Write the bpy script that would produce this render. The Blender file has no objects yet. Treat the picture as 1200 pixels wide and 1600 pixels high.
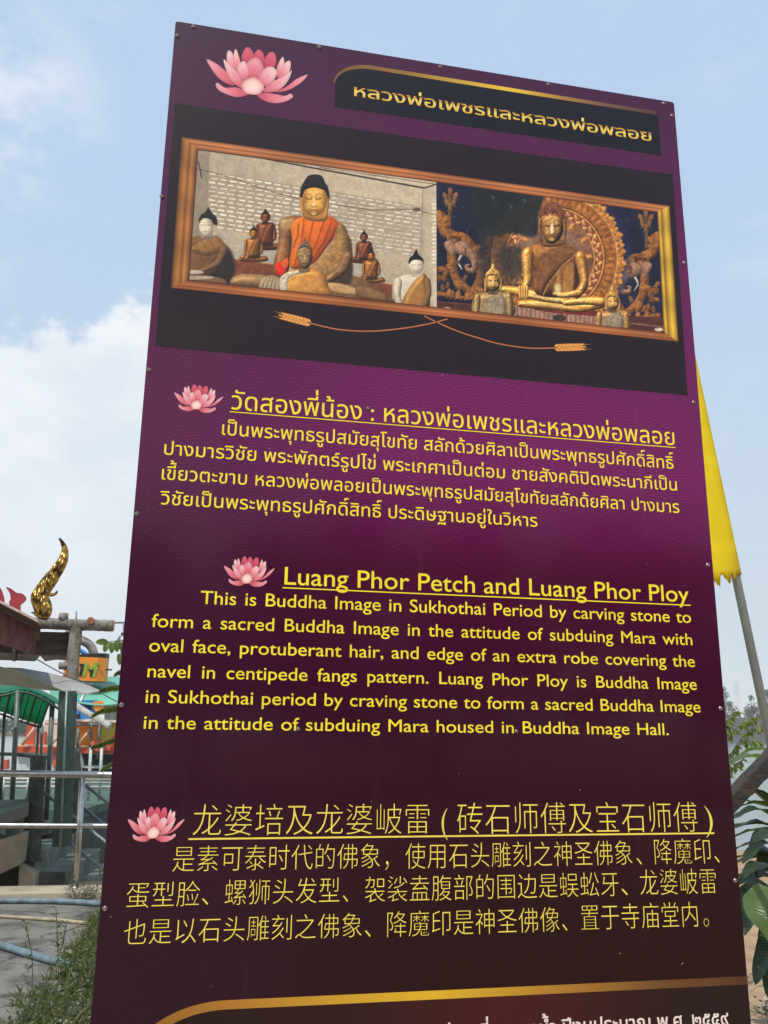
import bpy, bmesh, math, random
import numpy as np
from mathutils import Vector, Matrix, geometry
random.seed(7); RNG = np.random.RandomState(11)
R = math.radians
SC = bpy.context.scene
COL = SC.collection
# ------------------------------------------------------------------ camera
FPX, PITCH, YAW, ROLL = 1358.867, R(14.33104), R(11.30284), R(0.66663)   # focal length in pixels of a 1200x1600 frame
CAM = Vector((0.15118, -1.65463, 1.6))
_f = Vector((math.sin(YAW)*math.cos(PITCH), math.cos(YAW)*math.cos(PITCH), math.sin(PITCH)))
_r = Vector((math.cos(YAW), -math.sin(YAW), 0)); _u = _r.cross(_f)
CR = math.cos(ROLL)*_r + math.sin(ROLL)*_u; CU = -math.sin(ROLL)*_r + math.cos(ROLL)*_u; CF = _f
cam = bpy.data.objects.new('camera', bpy.data.cameras.new('camera')); COL.objects.link(cam)
cam.matrix_world = Matrix(((CR.x, CU.x, -CF.x, CAM.x), (CR.y, CU.y, -CF.y, CAM.y), (CR.z, CU.z, -CF.z, CAM.z), (0, 0, 0, 1)))
cam.data.sensor_fit = 'VERTICAL'; cam.data.sensor_height = 36; cam.data.lens = FPX/1600*36
cam.data.clip_start = 0.05; cam.data.clip_end = 9000
SC.camera = cam

def ray(px, py): return CR*((px-600)/FPX) + CU*((800-py)/FPX) + CF
def at(px, py, Y):                       # point of a survey ray at the distance Y behind the sign's plane
    d = ray(px, py); return CAM + d*((Y-CAM.y)/d.y)
def atz(px, py, z):                      # ... or at a height
    d = ray(px, py); return CAM + d*((z-CAM.z)/d.z)
def brd(px, py):
    p = at(px, py, 0); return p.x, p.z
def project(x, z):                       # sign plane -> photo pixel (numpy)
    d = [x-CAM.x, 0*x-CAM.y, z-CAM.z]
    dot = lambda v: d[0]*v.x+d[1]*v.y+d[2]*v.z
    w = dot(CF); return 600+FPX*dot(CR)/w, 800-FPX*dot(CU)/w

# ------------------------------------------------------------------ light
SUN_EL, SUN_AZ = R(60), R(-150)          # azimuth clockwise from +Y: behind the camera, to the left
SKY, SUNP, EXPO = 0.10, 2.8, 0.38
sd = Vector((math.sin(SUN_AZ)*math.cos(SUN_EL), math.cos(SUN_AZ)*math.cos(SUN_EL), math.sin(SUN_EL)))
sun = bpy.data.objects.new('sun', bpy.data.lights.new('sun', 'SUN')); COL.objects.link(sun)
sun.data.energy = SUNP; sun.data.angle = R(0.6); sun.data.color = (1, .955, .88)
sun.rotation_euler = (-sd).to_track_quat('-Z', 'Y').to_euler()
SC.view_settings.view_transform = 'Standard'; SC.view_settings.look = 'None'
SC.view_settings.exposure = EXPO; SC.view_settings.gamma = 1; SC.view_settings.use_curve_mapping = False

def lin(c): c = c/255.; return c/12.92 if c <= .04045 else ((c+.055)/1.055)**2.4
def L3(c, k=1.0): return tuple(lin(v)*k for v in c)

class NT:                                 # small node-tree writer
    def __init__(s, tree): s.t = tree; s.n = tree.nodes; s.l = tree.links
    def node(s, kind, **kw):
        n = s.n.new(kind)
        for k, v in kw.items(): setattr(n, k, v)
        return n
    def set(s, sock, v):
        if isinstance(v, bpy.types.NodeSocket): s.l.new(v, sock)
        else: sock.default_value = v
    def m(s, op, a, b=None, c=None):
        n = s.node('ShaderNodeMath', operation=op)
        for i, v in enumerate((a, b, c)):
            if v is not None: s.set(n.inputs[i], v)
        return n.outputs[0]
    def mix(s, f, a, b, mode='MIX'):
        n = s.node('ShaderNodeMix', data_type='RGBA', blend_type=mode)
        s.set(n.inputs[0], f)
        for i, v in ((6, a), (7, b)):
            s.set(n.inputs[i], v if isinstance(v, bpy.types.NodeSocket) else (*v[:3], 1))
        return n.outputs[2]
    def noise(s, vec, scale, detail=4, rough=.55):
        n = s.node('ShaderNodeTexNoise'); n.inputs['Scale'].default_value = scale
        n.inputs['Detail'].default_value = detail; n.inputs['Roughness'].default_value = rough
        if vec is not None: s.l.new(vec, n.inputs['Vector'])
        return n.outputs['Fac']
    def ramp(s, fac, stops):
        n = s.node('ShaderNodeValToRGB'); e = n.color_ramp.elements
        while len(e) < len(stops): e.new(.5)
        for el, (p, c) in zip(e, stops): el.position = p; el.color = (*c[:3], 1)
        s.set(n.inputs[0], fac); return n.outputs[0]
    def smooth(s, v, a, b):
        n = s.node('ShaderNodeMapRange', interpolation_type='SMOOTHSTEP')
        s.set(n.inputs[0], v); s.set(n.inputs[1], a); s.set(n.inputs[2], b); return n.outputs[0]

# ------------------------------------------------------------------ world: hazy sky with a bank of cumulus
W = bpy.data.worlds.new('World'); SC.world = W; W.use_nodes = True
W.node_tree.nodes.clear(); w = NT(W.node_tree)
sky = w.node('ShaderNodeTexSky', sky_type='NISHITA', sun_disc=False, sun_elevation=SUN_EL, sun_rotation=SUN_AZ,
             air_density=1.0, dust_density=2.0, ozone_density=1.5, altitude=0)
tc = w.node('ShaderNodeTexCoord'); dirv = tc.outputs['Generated']
sep = w.node('ShaderNodeSeparateXYZ'); w.l.new(dirv, sep.inputs[0])
el = sep.outputs[2]
az = w.m('ARCTAN2', sep.outputs[0], sep.outputs[1])
hz = w.smooth(el, .62, -.05)
skyc = w.mix(.82, sky.outputs[0], (4.25, 5.6, 7.4))
skyc = w.mix(w.m('MULTIPLY', hz, .92), skyc, (4.75, 5.4, 5.75))
mp = w.node('ShaderNodeMapping'); mp.inputs['Scale'].default_value = (1, 1, 1.5); w.l.new(dirv, mp.inputs[0])
n1 = w.noise(mp.outputs[0], 6.5, 8, .58); n2 = w.noise(mp.outputs[0], 2.3, 5, .5)
top = w.m('ADD', .45, w.m('MULTIPLY', w.m('SUBTRACT', n1, .5), .34))
top = w.m('ADD', top, w.m('MULTIPLY', w.smooth(az, -.10, .55), -.42))
bank = w.m('MULTIPLY', w.smooth(w.m('SUBTRACT', top, el), .002, .034), w.smooth(el, -.10, .33))
bank = w.m('MULTIPLY', bank, w.m('ADD', .50, w.m('MULTIPLY', w.smooth(w.noise(mp.outputs[0], 4.2, 6, .6), .34, .66), .5)))
def toward(px, py, r0, r1):               # 1 near the direction of that part of the sky
    v = ray(px, py).normalized(); n = w.node('ShaderNodeVectorMath', operation='DISTANCE'); w.l.new(dirv, n.inputs[0]); n.inputs[1].default_value = v; return w.smooth(n.outputs['Value'], r1, r0)
mp2 = w.node('ShaderNodeMapping'); mp2.inputs['Scale'].default_value = (1.6, 1, 3.0); mp2.inputs['Rotation'].default_value = (0, .55, .3); w.l.new(dirv, mp2.inputs[0])
wn = w.noise(mp2.outputs[0], 5.0, 8, .62)
wisp = w.m('MAXIMUM', w.m('MULTIPLY', w.smooth(wn, .42, .66), toward(10, 170, .02, .13)), w.m('MULTIPLY', w.m('MULTIPLY', w.smooth(wn, .52, .80), w.smooth(el, .05, .5)), .35))
cl = w.m('MAXIMUM', w.m('MULTIPLY', bank, .95), w.m('MULTIPLY', wisp, .60))
skyc = w.mix(cl, skyc, (7.25, 7.4, 7.5))
bg = w.node('ShaderNodeBackground'); bg.inputs[1].default_value = SKY; w.l.new(skyc, bg.inputs[0])
wo = w.node('ShaderNodeOutputWorld'); w.l.new(bg.outputs[0], wo.inputs[0])

# ------------------------------------------------------------------ materials
def base_mat(name):
    m = bpy.data.materials.new(name); m.use_nodes = True
    t = NT(m.node_tree); b = t.n['Principled BSDF']; return m, t, b
def objco(t): return t.node('ShaderNodeTexCoord').outputs['Object']
def mat(name, col, rough=.6, metal=0, var=.25, scale=8, bump=0, bscale=None, col2=None, coat=0, lo=.35, hi=.65, trans=0, detail=5, stretch=None):
    """colour broken up by noise (col -> col2), with optional bump"""
    m, t, b = base_mat(name); co = objco(t)
    if stretch:
        mpn = t.node('ShaderNodeMapping'); mpn.inputs['Scale'].default_value = stretch; t.l.new(co, mpn.inputs[0]); co = mpn.outputs[0]
    if col2 is None: col2 = tuple(v*(1-var) for v in col); col = tuple(min(1, v*(1+var*.4)) for v in col)
    f = t.smooth(t.noise(co, scale, detail, .6), lo, hi)
    t.l.new(t.mix(f, col, col2), b.inputs['Base Color'])
    b.inputs['Roughness'].default_value = rough; b.inputs['Metallic'].default_value = metal
    b.inputs['Coat Weight'].default_value = coat
    if trans: b.inputs['Transmission Weight'].default_value = trans
    if bump:
        bn = t.node('ShaderNodeBump'); bn.inputs['Strength'].default_value = bump; bn.inputs['Distance'].default_value = .02
        t.l.new(t.noise(co, bscale or scale*3, 6, .6), bn.inputs['Height']); t.l.new(bn.outputs[0], b.inputs['Normal'])
    return m
def leaf_mat(name, col, col2, tr=.35, scale=6):
    m, t, b = base_mat(name); co = objco(t)
    c = t.mix(t.smooth(t.noise(co, scale, 3), .38, .62), col, col2)
    t.l.new(c, b.inputs['Base Color']); b.inputs['Roughness'].default_value = .42
    tl = t.node('ShaderNodeBsdfTranslucent'); t.l.new(t.mix(.5, c, (.35, .5, .05)), tl.inputs[0])
    mx = t.node('ShaderNodeMixShader'); mx.inputs[0].default_value = tr
    t.l.new(b.outputs[0], mx.inputs[1]); t.l.new(tl.outputs[0], mx.inputs[2])
    t.l.new(mx.outputs[0], t.n['Material Output'].inputs[0]); return m

# ------------------------------------------------------------------ mesh helpers
def tag(o, label=None, cat=None, group=None, kind=None):
    for k, v in (('label', label), ('category', cat), ('group', group), ('kind', kind)):
        if v: o[k] = v
    return o
def empty(name, loc, label, cat, group=None):
    o = bpy.data.objects.new(name, None); COL.objects.link(o); o.location = loc; o.empty_display_size = .1
    return tag(o, label, cat, group)
class MB:
    def __init__(s): s.v = []; s.f = []; s.c = None; s.sm = []
    def add(s, vs, fs, smooth=False):
        k = len(s.v); s.v += [tuple(p) for p in vs]; s.f += [tuple(i+k for i in f) for f in fs]; s.sm += [smooth]*len(fs); return s
    def box(s, c, d, rz=0, ax=None):
        ca, sa = math.cos(rz), math.sin(rz); vs = []
        for z in (-1, 1):
            for x, y in ((-1, -1), (1, -1), (1, 1), (-1, 1)):
                dx, dy = x*d[0]/2, y*d[1]/2
                vs.append((c[0]+dx*ca-dy*sa, c[1]+dx*sa+dy*ca, c[2]+z*d[2]/2))
        return s.add(vs, [(3, 2, 1, 0), (4, 5, 6, 7), (0, 1, 5, 4), (1, 2, 6, 5), (2, 3, 7, 6), (3, 0, 4, 7)])
    def prism(s, pts, vec):               # pts: planar polygon (3d), extruded by vec
        n = len(pts); vec = Vector(vec)
        a = [Vector(p) for p in pts]; vs = a+[p+vec for p in a]
        nrm = sum(((a[i]).cross(a[(i+1) % n]) for i in range(n)), Vector())
        fs = [tuple(range(n)), tuple(range(2*n-1, n-1, -1))]+[(i+n, (i+1) % n+n, (i+1) % n, i) for i in range(n)]
        if nrm.dot(vec) > 0: fs = [tuple(reversed(f)) for f in fs]
        return s.add(vs, fs)
    def tube(s, pts, r, n=10, cap=True, squash=None, rough=0):
        pts = [Vector(p) for p in pts]; k = len(pts)
        r = list(r) if hasattr(r, '__len__') else [r]*k
        tang = [(pts[min(i+1, k-1)]-pts[max(i-1, 0)]).normalized() for i in range(k)]
        ref = Vector((0, 0, 1)) if abs(tang[0].z) < .8 else Vector((0, 1, 0))
        vs = []
        nx = tang[0].cross(ref).normalized()
        for i in range(k):
            nx = (nx-tang[i]*nx.dot(tang[i])).normalized(); ny = tang[i].cross(nx)
            for j in range(n):
                a = 2*math.pi*j/n; rr = r[i]*(1+rough*(random.random()-.5))
                o = nx*math.cos(a)*rr+ny*math.sin(a)*rr
                if squash: o.y *= squash
                vs.append(pts[i]+o)
        fs = []
        for i in range(k-1):
            for j in range(n):
                q = (j+1) % n; fs.append((i*n+j, i*n+q, (i+1)*n+q, (i+1)*n+j))
        s.add(vs, fs, True)
        if cap:
            b = len(s.v)-k*n
            s.f += [tuple(b+j for j in range(n-1, -1, -1)), tuple(b+(k-1)*n+j for j in range(n))]; s.sm += [False, False]
        return s
    def lathe(s, c, prof, n=20):
        vs = []; fs = []
        for r, z in prof:
            for j in range(n): a = 2*math.pi*j/n; vs.append((c[0]+r*math.cos(a), c[1]+r*math.sin(a), c[2]+z))
        for i in range(len(prof)-1):
            for j in range(n): q = (j+1) % n; fs.append((i*n+j, i*n+q, (i+1)*n+q, (i+1)*n+j))
        return s.add(vs, fs, True)
    def build(s, name, m, parent=None, label=None, bevel=0, origin=None):
        me = bpy.data.meshes.new(name)
        o0 = Vector(origin) if origin is not None else (Vector(parent_loc(parent)) if parent else Vector())
        me.from_pydata([tuple(Vector(p)-o0) for p in s.v], [], s.f)
        me.polygons.foreach_set('use_smooth', s.sm)
        if s.c is not None:
            a = me.color_attributes.new('col', 'FLOAT_COLOR', 'POINT')
            a.data.foreach_set('color', np.asarray(s.c, dtype=np.float32).ravel())
        me.validate(); me.update()
        o = bpy.data.objects.new(name, me); COL.objects.link(o); me.materials.append(m)
        if parent: o.parent = parent; o.location = o0-Vector(parent_loc(parent))
        else: o.location = o0
        if bevel:
            md = o.modifiers.new('b', 'BEVEL'); md.width = bevel; md.segments = 2; md.limit_method = 'ANGLE'
        if label: o['label'] = label
        return o
def parent_loc(p):
    v = Vector(p.location)
    while p.parent: p = p.parent; v += Vector(p.location)
    return v
def spl(pts, n=6, closed=False):           # Catmull-Rom through the points
    P = [Vector(p) for p in pts]; k = len(P); out = []
    for i in range(k if closed else k-1):
        g = (lambda q: P[q % k]) if closed else (lambda q: P[max(0, min(k-1, q))])
        a, b, c, d = g(i-1), g(i), g(i+1), g(i+2)
        for t in (j/n for j in range(n)):
            out.append(.5*((2*b)+(c-a)*t+(2*a-5*b+4*c-d)*t*t+(3*b-a-3*c+d)*t**3))
    if not closed: out.append(P[-1])
    return out

# =================================================================== THE SIGN
KP = 1.0                                   # print density: display value -> pigment
def pig(c, k=1.0): return L3(c, KP*k)
def coatit(b, rough=.38):
    b.inputs['Roughness'].default_value = rough; b.inputs['Specular IOR Level'].default_value = .12
    b.inputs['Coat Weight'].default_value = .46; b.inputs['Coat Roughness'].default_value = .07; b.inputs['Coat IOR'].default_value = 1.5
def print_mat(name, col):
    m, t, b = base_mat(name); co = objco(t)
    c = t.mix(t.smooth(t.noise(co, 22, 4), .3, .7), col, tuple(v*.86 for v in col))
    t.l.new(c, b.inputs['Base Color']); coatit(b); return m
def ramp_mat(name, axis, a, bnd, stops):
    m, t, b = base_mat(name); s = t.node('ShaderNodeSeparateXYZ'); t.l.new(objco(t), s.inputs[0])
    f = t.m('DIVIDE', t.m('SUBTRACT', s.outputs[axis], a), bnd-a)
    t.l.new(t.ramp(f, stops), b.inputs['Base Color']); coatit(b); return m
def vcol_mat(name):
    m, t, b = base_mat(name); a = t.node('ShaderNodeAttribute', attribute_name='col')
    t.l.new(a.outputs['Color'], b.inputs['Base Color']); coatit(b, .4); return m
BW, BTOP, BBOT = 1.2, brd(275, 33)[1], .70
sign = empty('information_sign', (0, 0, 0), 'tall glossy purple information sign with gold lettering in three scripts', 'sign')

def panel_mat():
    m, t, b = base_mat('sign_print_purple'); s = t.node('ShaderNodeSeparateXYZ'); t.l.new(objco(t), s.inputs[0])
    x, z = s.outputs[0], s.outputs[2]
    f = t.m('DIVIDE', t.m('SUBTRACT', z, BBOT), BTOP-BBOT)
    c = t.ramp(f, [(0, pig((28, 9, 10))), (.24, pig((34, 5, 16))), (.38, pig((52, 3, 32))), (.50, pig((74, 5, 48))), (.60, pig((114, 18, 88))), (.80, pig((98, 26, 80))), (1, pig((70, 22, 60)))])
    # base colour mixed a little darker towards the left side
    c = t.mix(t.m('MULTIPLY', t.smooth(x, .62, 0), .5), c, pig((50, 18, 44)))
    Rr, h, sp = .115, .052, .0160
    zz = t.m('MULTIPLY', z, 2.5)
    j0 = t.m('CEIL', t.m('DIVIDE', t.m('SUBTRACT', zz, Rr), h))
    ds = []
    for k in range(3):
        j = t.m('ADD', j0, float(k)); off = t.m('MULTIPLY', t.m('MODULO', j, 2.0), Rr)
        xx = t.m('SUBTRACT', x, off); q = t.m('DIVIDE', xx, 2*Rr)
        dx = t.m('MULTIPLY', t.m('SUBTRACT', q, t.m('ROUND', q)), 2*Rr)
        dz = t.m('SUBTRACT', zz, t.m('MULTIPLY', j, h))
        ds.append(t.m('SQRT', t.m('ADD', t.m('MULTIPLY', dx, dx), t.m('MULTIPLY', dz, dz))))
    def sel(a, bb): g = t.m('LESS_THAN', a, Rr); return t.m('ADD', t.m('MULTIPLY', g, a), t.m('MULTIPLY', t.m('SUBTRACT', 1.0, g), bb))
    d = sel(ds[0], sel(ds[1], ds[2]))
    ring = t.m('SINE', t.m('MULTIPLY', d, 2*math.pi/sp))
    mult = t.m('ADD', 1.0, t.m('MULTIPLY', ring, t.m('ADD', .07, t.m('MULTIPLY', t.smooth(z, .9, 2.2), .15))))
    cm = t.node('ShaderNodeCombineColor')
    for i in range(3): t.l.new(mult, cm.inputs[i])
    c = t.mix(1.0, c, cm.outputs[0], 'MULTIPLY')
    # dust and old rain runs on the vinyl
    mpn = t.node('ShaderNodeMapping'); mpn.inputs['Scale'].default_value = (26, 1, 1.1); t.l.new(objco(t), mpn.inputs[0])
    run = t.m('MULTIPLY', t.smooth(t.noise(mpn.outputs[0], 1.0, 4, .6), .56, .80), t.smooth(t.noise(objco(t), 2.4, 3), .42, .66))
    spk = t.smooth(t.noise(objco(t), 330, 2), .72, .82)
    c = t.mix(t.m('ADD', t.m('MULTIPLY', run, .07), t.m('MULTIPLY', spk, .10)), c, (.30, .26, .26))
    t.l.new(t.m('ADD', .055, t.m('MULTIPLY', t.noise(objco(t), 5, 5), .07)), b.inputs['Coat Roughness'])
    t.l.new(c, b.inputs['Base Color']); coatit(b)
    # very slight waviness of the sheet in the reflections
    bn = t.node('ShaderNodeBump'); bn.inputs['Strength'].default_value = .06; bn.inputs['Distance'].default_value = .02
    t.l.new(t.noise(objco(t), 3.0, 3), bn.inputs['Height']); t.l.new(bn.outputs[0], b.inputs['Coat Normal'])
    return m
pp = []
rc = .006
for cx, cz, a0 in ((rc, BTOP-rc, 180), (BW-rc, BTOP-rc, 90), (BW-rc, BBOT+rc, 0), (rc, BBOT+rc, -90)):
    for k in range(5): a = R(a0-k*22.5); pp.append((cx+rc*math.cos(a), 0, cz+rc*math.sin(a)))
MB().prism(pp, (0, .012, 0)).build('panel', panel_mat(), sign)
M_STEEL = mat('painted_steel', (.16, .16, .17), .5, .3, bump=.1)
for x in (.13, 1.07):
    MB().box((x, .046, (BTOP+.1)/2-.15), (.06, .06, BTOP-.1+.3)).build('support_post', M_STEEL, sign, bevel=.004)
for z in (.85, 1.7, 2.6, 3.05):
    MB().box((.6, .031, z), (.88-.002, .034, .035)).build('cross_brace', M_STEEL, sign)

def flat(name, pts, y, m, label=None, smooth=False):
    """a printed patch: polygon given in survey pixels"""
    q = [brd(*p) for p in pts]
    b = MB(); b.add([(x, -y, z) for x, z in q], [tuple(range(len(q)))])
    o = b.build(name, m, sign, label); bm = bmesh.new(); bm.from_mesh(o.data)
    if bm.faces[:] and sum(f.normal.y for f in bm.faces) > 0: bmesh.ops.reverse_faces(bm, faces=bm.faces[:])
    bmesh.ops.triangulate(bm, faces=bm.faces[:]); bm.to_mesh(o.data); bm.free(); return o
M_BLACK = print_mat('sign_print_black', pig((36, 21, 25)))
flat('picture_panel', [(273.3, 161), (1051, 273), (1074.4, 618), (242.5, 541.5)], .00014, M_BLACK)
# title plate with its rounded shoulder and gold band
xa, za = brd(522.5, 168.8); xb, zb = brd(1033, 241.5); xt, zt = brd(1030, 177)
zbot = (za+zb)/2; ztop = brd(700, 131)[1]; ztop = (ztop+zt)/2; rr = .085
arc = [(xa+rr-rr*math.cos(R(a)), ztop-rr*.62+rr*.62*math.sin(R(a))) for a in range(0, 91, 6)]
poly = [(xa, zbot)]+arc+[(xb, ztop), (xb, zbot)]
def bflat(name, q, y, m, label=None):
    b = MB(); b.add([(x, -y, z) for x, z in q], [tuple(range(len(q)))]); o = b.build(name, m, sign, label)
    bm = bmesh.new(); bm.from_mesh(o.data); bmesh.ops.triangulate(bm, faces=bm.faces[:]); bm.normal_update()
    if sum(f.normal.y*f.calc_area() for f in bm.faces) > 0: bmesh.ops.reverse_faces(bm, faces=bm.faces[:])
    bm.to_mesh(o.data); bm.free(); return o
def strip(name, inner, outer, y, m, label=None):
    n = len(inner); b = MB(); b.add([(x, -y, z) for x, z in inner]+[(x, -y, z) for x, z in outer], [(i, i+1, n+i+1, n+i) for i in range(n-1)])
    o = b.build(name, m, sign, label); return o
M_TITLE = print_mat('sign_print_navy', pig((22, 18, 25)))
bflat('title_plate', poly, .00014, M_TITLE)
GB, GG = pig((120, 84, 40)), pig((232, 190, 52))
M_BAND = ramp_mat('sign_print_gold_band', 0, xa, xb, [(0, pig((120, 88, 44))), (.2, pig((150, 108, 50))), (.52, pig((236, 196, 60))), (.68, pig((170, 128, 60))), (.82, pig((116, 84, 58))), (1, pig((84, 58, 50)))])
th = .0105
tl = arc+[(xb-.005, ztop)]
to = [(xa+rr-(rr+th*.35)*math.cos(R(a)), ztop-rr*.62+(rr*.62+th)*math.sin(R(a))) for a in range(0, 91, 6)]+[(xb-.005, ztop+th)]
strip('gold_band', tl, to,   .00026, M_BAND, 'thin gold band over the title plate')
# footer plate with its gold band
x0, z0 = brd(267, 1579); _, z1 = brd(1167, 1525); x1 = BW
ft = (brd(267, 1567)[1]+z1)/2; bt = .0142; r2 = .135
arc2 = [(.085+r2-r2*math.cos(R(a)), ft-bt-r2*.55+r2*.55*math.sin(R(a))) for a in range(0, 91, 6)]
arc3 = [(.085+r2-(r2+bt*1.2)*math.cos(R(a)), ft-bt-r2*.55+(r2*.55+bt)*math.sin(R(a))) for a in range(0, 91, 6)]
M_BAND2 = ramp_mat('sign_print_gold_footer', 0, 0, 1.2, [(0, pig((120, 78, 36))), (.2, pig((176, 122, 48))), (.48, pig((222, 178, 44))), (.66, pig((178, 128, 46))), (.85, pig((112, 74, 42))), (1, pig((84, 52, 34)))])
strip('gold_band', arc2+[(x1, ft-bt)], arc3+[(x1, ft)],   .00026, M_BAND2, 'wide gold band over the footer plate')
M_FOOT = ramp_mat('sign_print_footer', 0, 0, 1.2, [(0, pig((30, 17, 20))), (.35, pig((42, 20, 24))), (.6, pig((70, 22, 26))), (.85, pig((40, 20, 24))), (1, pig((30, 19, 22)))])
bflat('footer_plate', [(.085, BBOT+.012)]+arc2+[(x1-.001, ft-bt), (x1-.001, BBOT+.012)], .00014, M_FOOT)

# ---- lettering
_gl = {}
def _raw(txt, off):
    c = bpy.data.curves.new('g', 'FONT'); c.body = txt; c.size = 1; c.fill_mode = 'NONE'; c.resolution_u = 5
    o = bpy.data.objects.new('g', c); COL.objects.link(o)
    dg = bpy.context.evaluated_depsgraph_get(); me = o.evaluated_get(dg).to_mesh()
    v = [(p.co.x, p.co.y) for p in me.vertices] if me else []; e = [tuple(q.vertices) for q in me.edges] if me else []
    bpy.data.objects.remove(o); bpy.data.curves.remove(c)
    if off and v:                         # embolden (+) or thin (-) by moving each outline along its normals
        sgn = 1 if sum(v[a][0]*v[b][1]-v[b][0]*v[a][1] for a, b in e) > 0 else -1
        nx_, pv_ = {a: b for a, b in e}, {b: a for a, b in e}; w_ = []
        for i, (x, y) in enumerate(v):
            if i not in nx_ or i not in pv_: w_.append((x, y)); continue
            d1 = Vector((x-v[pv_[i]][0], y-v[pv_[i]][1])); d2 = Vector((v[nx_[i]][0]-x, v[nx_[i]][1]-y))
            if d1.length < 1e-7 or d2.length < 1e-7: w_.append((x, y)); continue
            d1.normalize(); d2.normalize(); n1 = Vector((d1.y, -d1.x)); n2 = Vector((d2.y, -d2.x)); m = n1+n2
            if m.length < .2: m = n1; k = 1
            else: m.normalize(); k = min(1/max(m.dot(n1), .35), 2)
            w_.append((x+m.x*k*off*sgn, y+m.y*k*off*sgn))
        v = w_
    return v, e
_bar = None
def glyph(ch, off=0.0):
    """outline of one character as triangles (non-zero winding) and its advance"""
    global _bar
    key = (ch, off)
    if key in _gl: return _gl[key]
    if _bar is None: _bar = max(p[0] for p in _raw('|', 0)[0])
    adv = max(p[0] for p in _raw(ch+'|', 0)[0])-_bar
    v, e = _raw(ch, off)
    tris = []; out = v
    if v:
        vs, es, fs, *_ = geometry.delaunay_2d_cdt([Vector(p) for p in v], e, [], 0, 1e-6)
        A = np.array([v[a] for a, _ in e]); B = np.array([v[b] for _, b in e]); vs2 = [tuple(p) for p in vs]
        for f in fs:
            cx = sum(vs2[i][0] for i in f)/len(f); cy = sum(vs2[i][1] for i in f)/len(f)
            up = (A[:, 1] <= cy) & (B[:, 1] > cy); dn = (A[:, 1] > cy) & (B[:, 1] <= cy)
            dy = B[:, 1]-A[:, 1]; dy = np.where(dy == 0, 1e-12, dy)
            xi = A[:, 0]+(cy-A[:, 1])/dy*(B[:, 0]-A[:, 0])
            if int((up & (xi > cx)).sum())-int((dn & (xi > cx)).sum()) != 0: tris.append(tuple(f))
        out = vs2
    _gl[key] = (out, tris, adv); return _gl[key]
UPV = set('ัิีึื็ํ'); TONE = set('่้๊๋์'); TALL = set('ปฝฟ')
def layout(txt, off=0.0, space=None, raise_by=.20):
    """[(glyph, x, dy)], total ink bounds, in em"""
    out = []; x = 0; prev = ''; base = ''
    for i, ch in enumerate(txt):
        if ch == ' ':
            x += space if space is not None else glyph(' ')[2]; prev = ch; continue
        g = glyph(ch, off); dx = dy = 0
        if ch in TONE and (prev in UPV or (i+1 < len(txt) and txt[i+1] == 'ำ')): dy = raise_by
        if (ch in UPV or ch in TONE) and base in TALL: dx = -.09
        out.append((g, x+dx, dy)); x += g[2]; prev = ch
        if ch not in UPV and ch not in TONE and ch not in 'ุู': base = ch
    lo = min(p[0]+x0 for g, x0, _ in out for p in g[0]); hi = max(p[0]+x0 for g, x0, _ in out for p in g[0])
    return out, lo, hi
def ref_h(ch, off=0.0): ys = [p[1] for p in glyph(ch, off)[0]]; return max(ys)-min(ys)
def emit(mb, lay, lo, X0, Z0, sx, sz, y):
    for (v, f, _), x, dy in lay:
        if not f: continue
        mb.add([(X0+(p[0]+x-lo)*sx, -y, Z0+(p[1]+dy)*sz) for p in v], f)
def letter_line(segs, refc, refpx, m, off=0.0, bottom=0.0, y=.00034, label=None, fixed_sx=None, ul=None, raise_by=.20, skew=0):
    """segs: [(text, x0, y0, x1, y1)] baseline ends in survey pixels"""
    mb = MB()
    for (txt, ax, ay, bx, by) in segs:
        X0, Z0 = brd(ax, ay); X1, Z1 = brd(bx, by); Z = (Z0+Z1)/2
        h = brd(ax, ay-refpx)[1]-Z0; sz = h/ref_h(refc, off)
        if fixed_sx:                       # constant letter width, the gaps take up the rest of the line
            sx = fixed_sx*sz; lay, lo, hi = layout(txt, off, 0.0, raise_by); ns = txt.count(' ')
            sp = ((X1-X0)/sx-(hi-lo))/max(ns, 1); lay, lo, hi = layout(txt, off, sp, raise_by)
        else:
            lay, lo, hi = layout(txt, off, None, raise_by); sx = (X1-X0)/(hi-lo)
        emit(mb, lay, lo, X0, Z-bottom*sz, sx, sz, y)
    # faces toward the reader
    o = mb.build('lettering', m, sign, label); bm = bmesh.new(); bm.from_mesh(o.data); bm.normal_update()
    bmesh.ops.reverse_faces(bm, faces=[f for f in bm.faces if f.normal.y > 0]); bm.to_mesh(o.data); bm.free()
    if ul:
        X0, Z0 = brd(*ul[0]); X1, Z1 = brd(*ul[1]); Z = (Z0+Z1)/2; t = ul[2]
        MB().add([(X0, -y-.00004, Z-t/2), (X1, -y-.00004, Z-t/2), (X1, -y-.00004, Z+t/2), (X0, -y-.00004, Z+t/2)], [(0, 1, 2, 3)]).build('underline', m, sign)
    return o
M_YEL = print_mat('sign_print_yellow', pig((255, 230, 62)))
M_YEL2 = print_mat('sign_print_pale_yellow', pig((250, 226, 98)))
M_WHT = print_mat('sign_print_white', pig((240, 225, 215)))
tx0, _ = brd(553, 150)
hz0 = brd(553, 150)[1]
M_GOLDT = ramp_mat('sign_print_gold_title', 2, hz0-.008, hz0+.03, [(0, pig((150, 96, 34))), (.3, pig((232, 188, 66))), (.55, pig((246, 220, 110))), (.75, pig((196, 140, 46))), (1, pig((250, 226, 120)))])
letter_line([('หลวงพ่อเพชรและหลวงพ่อพลอย', 553.3, 149.5, 1018, 221)], 'ล', 14.5, M_GOLDT, .010, label='gold Thai title')
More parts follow.
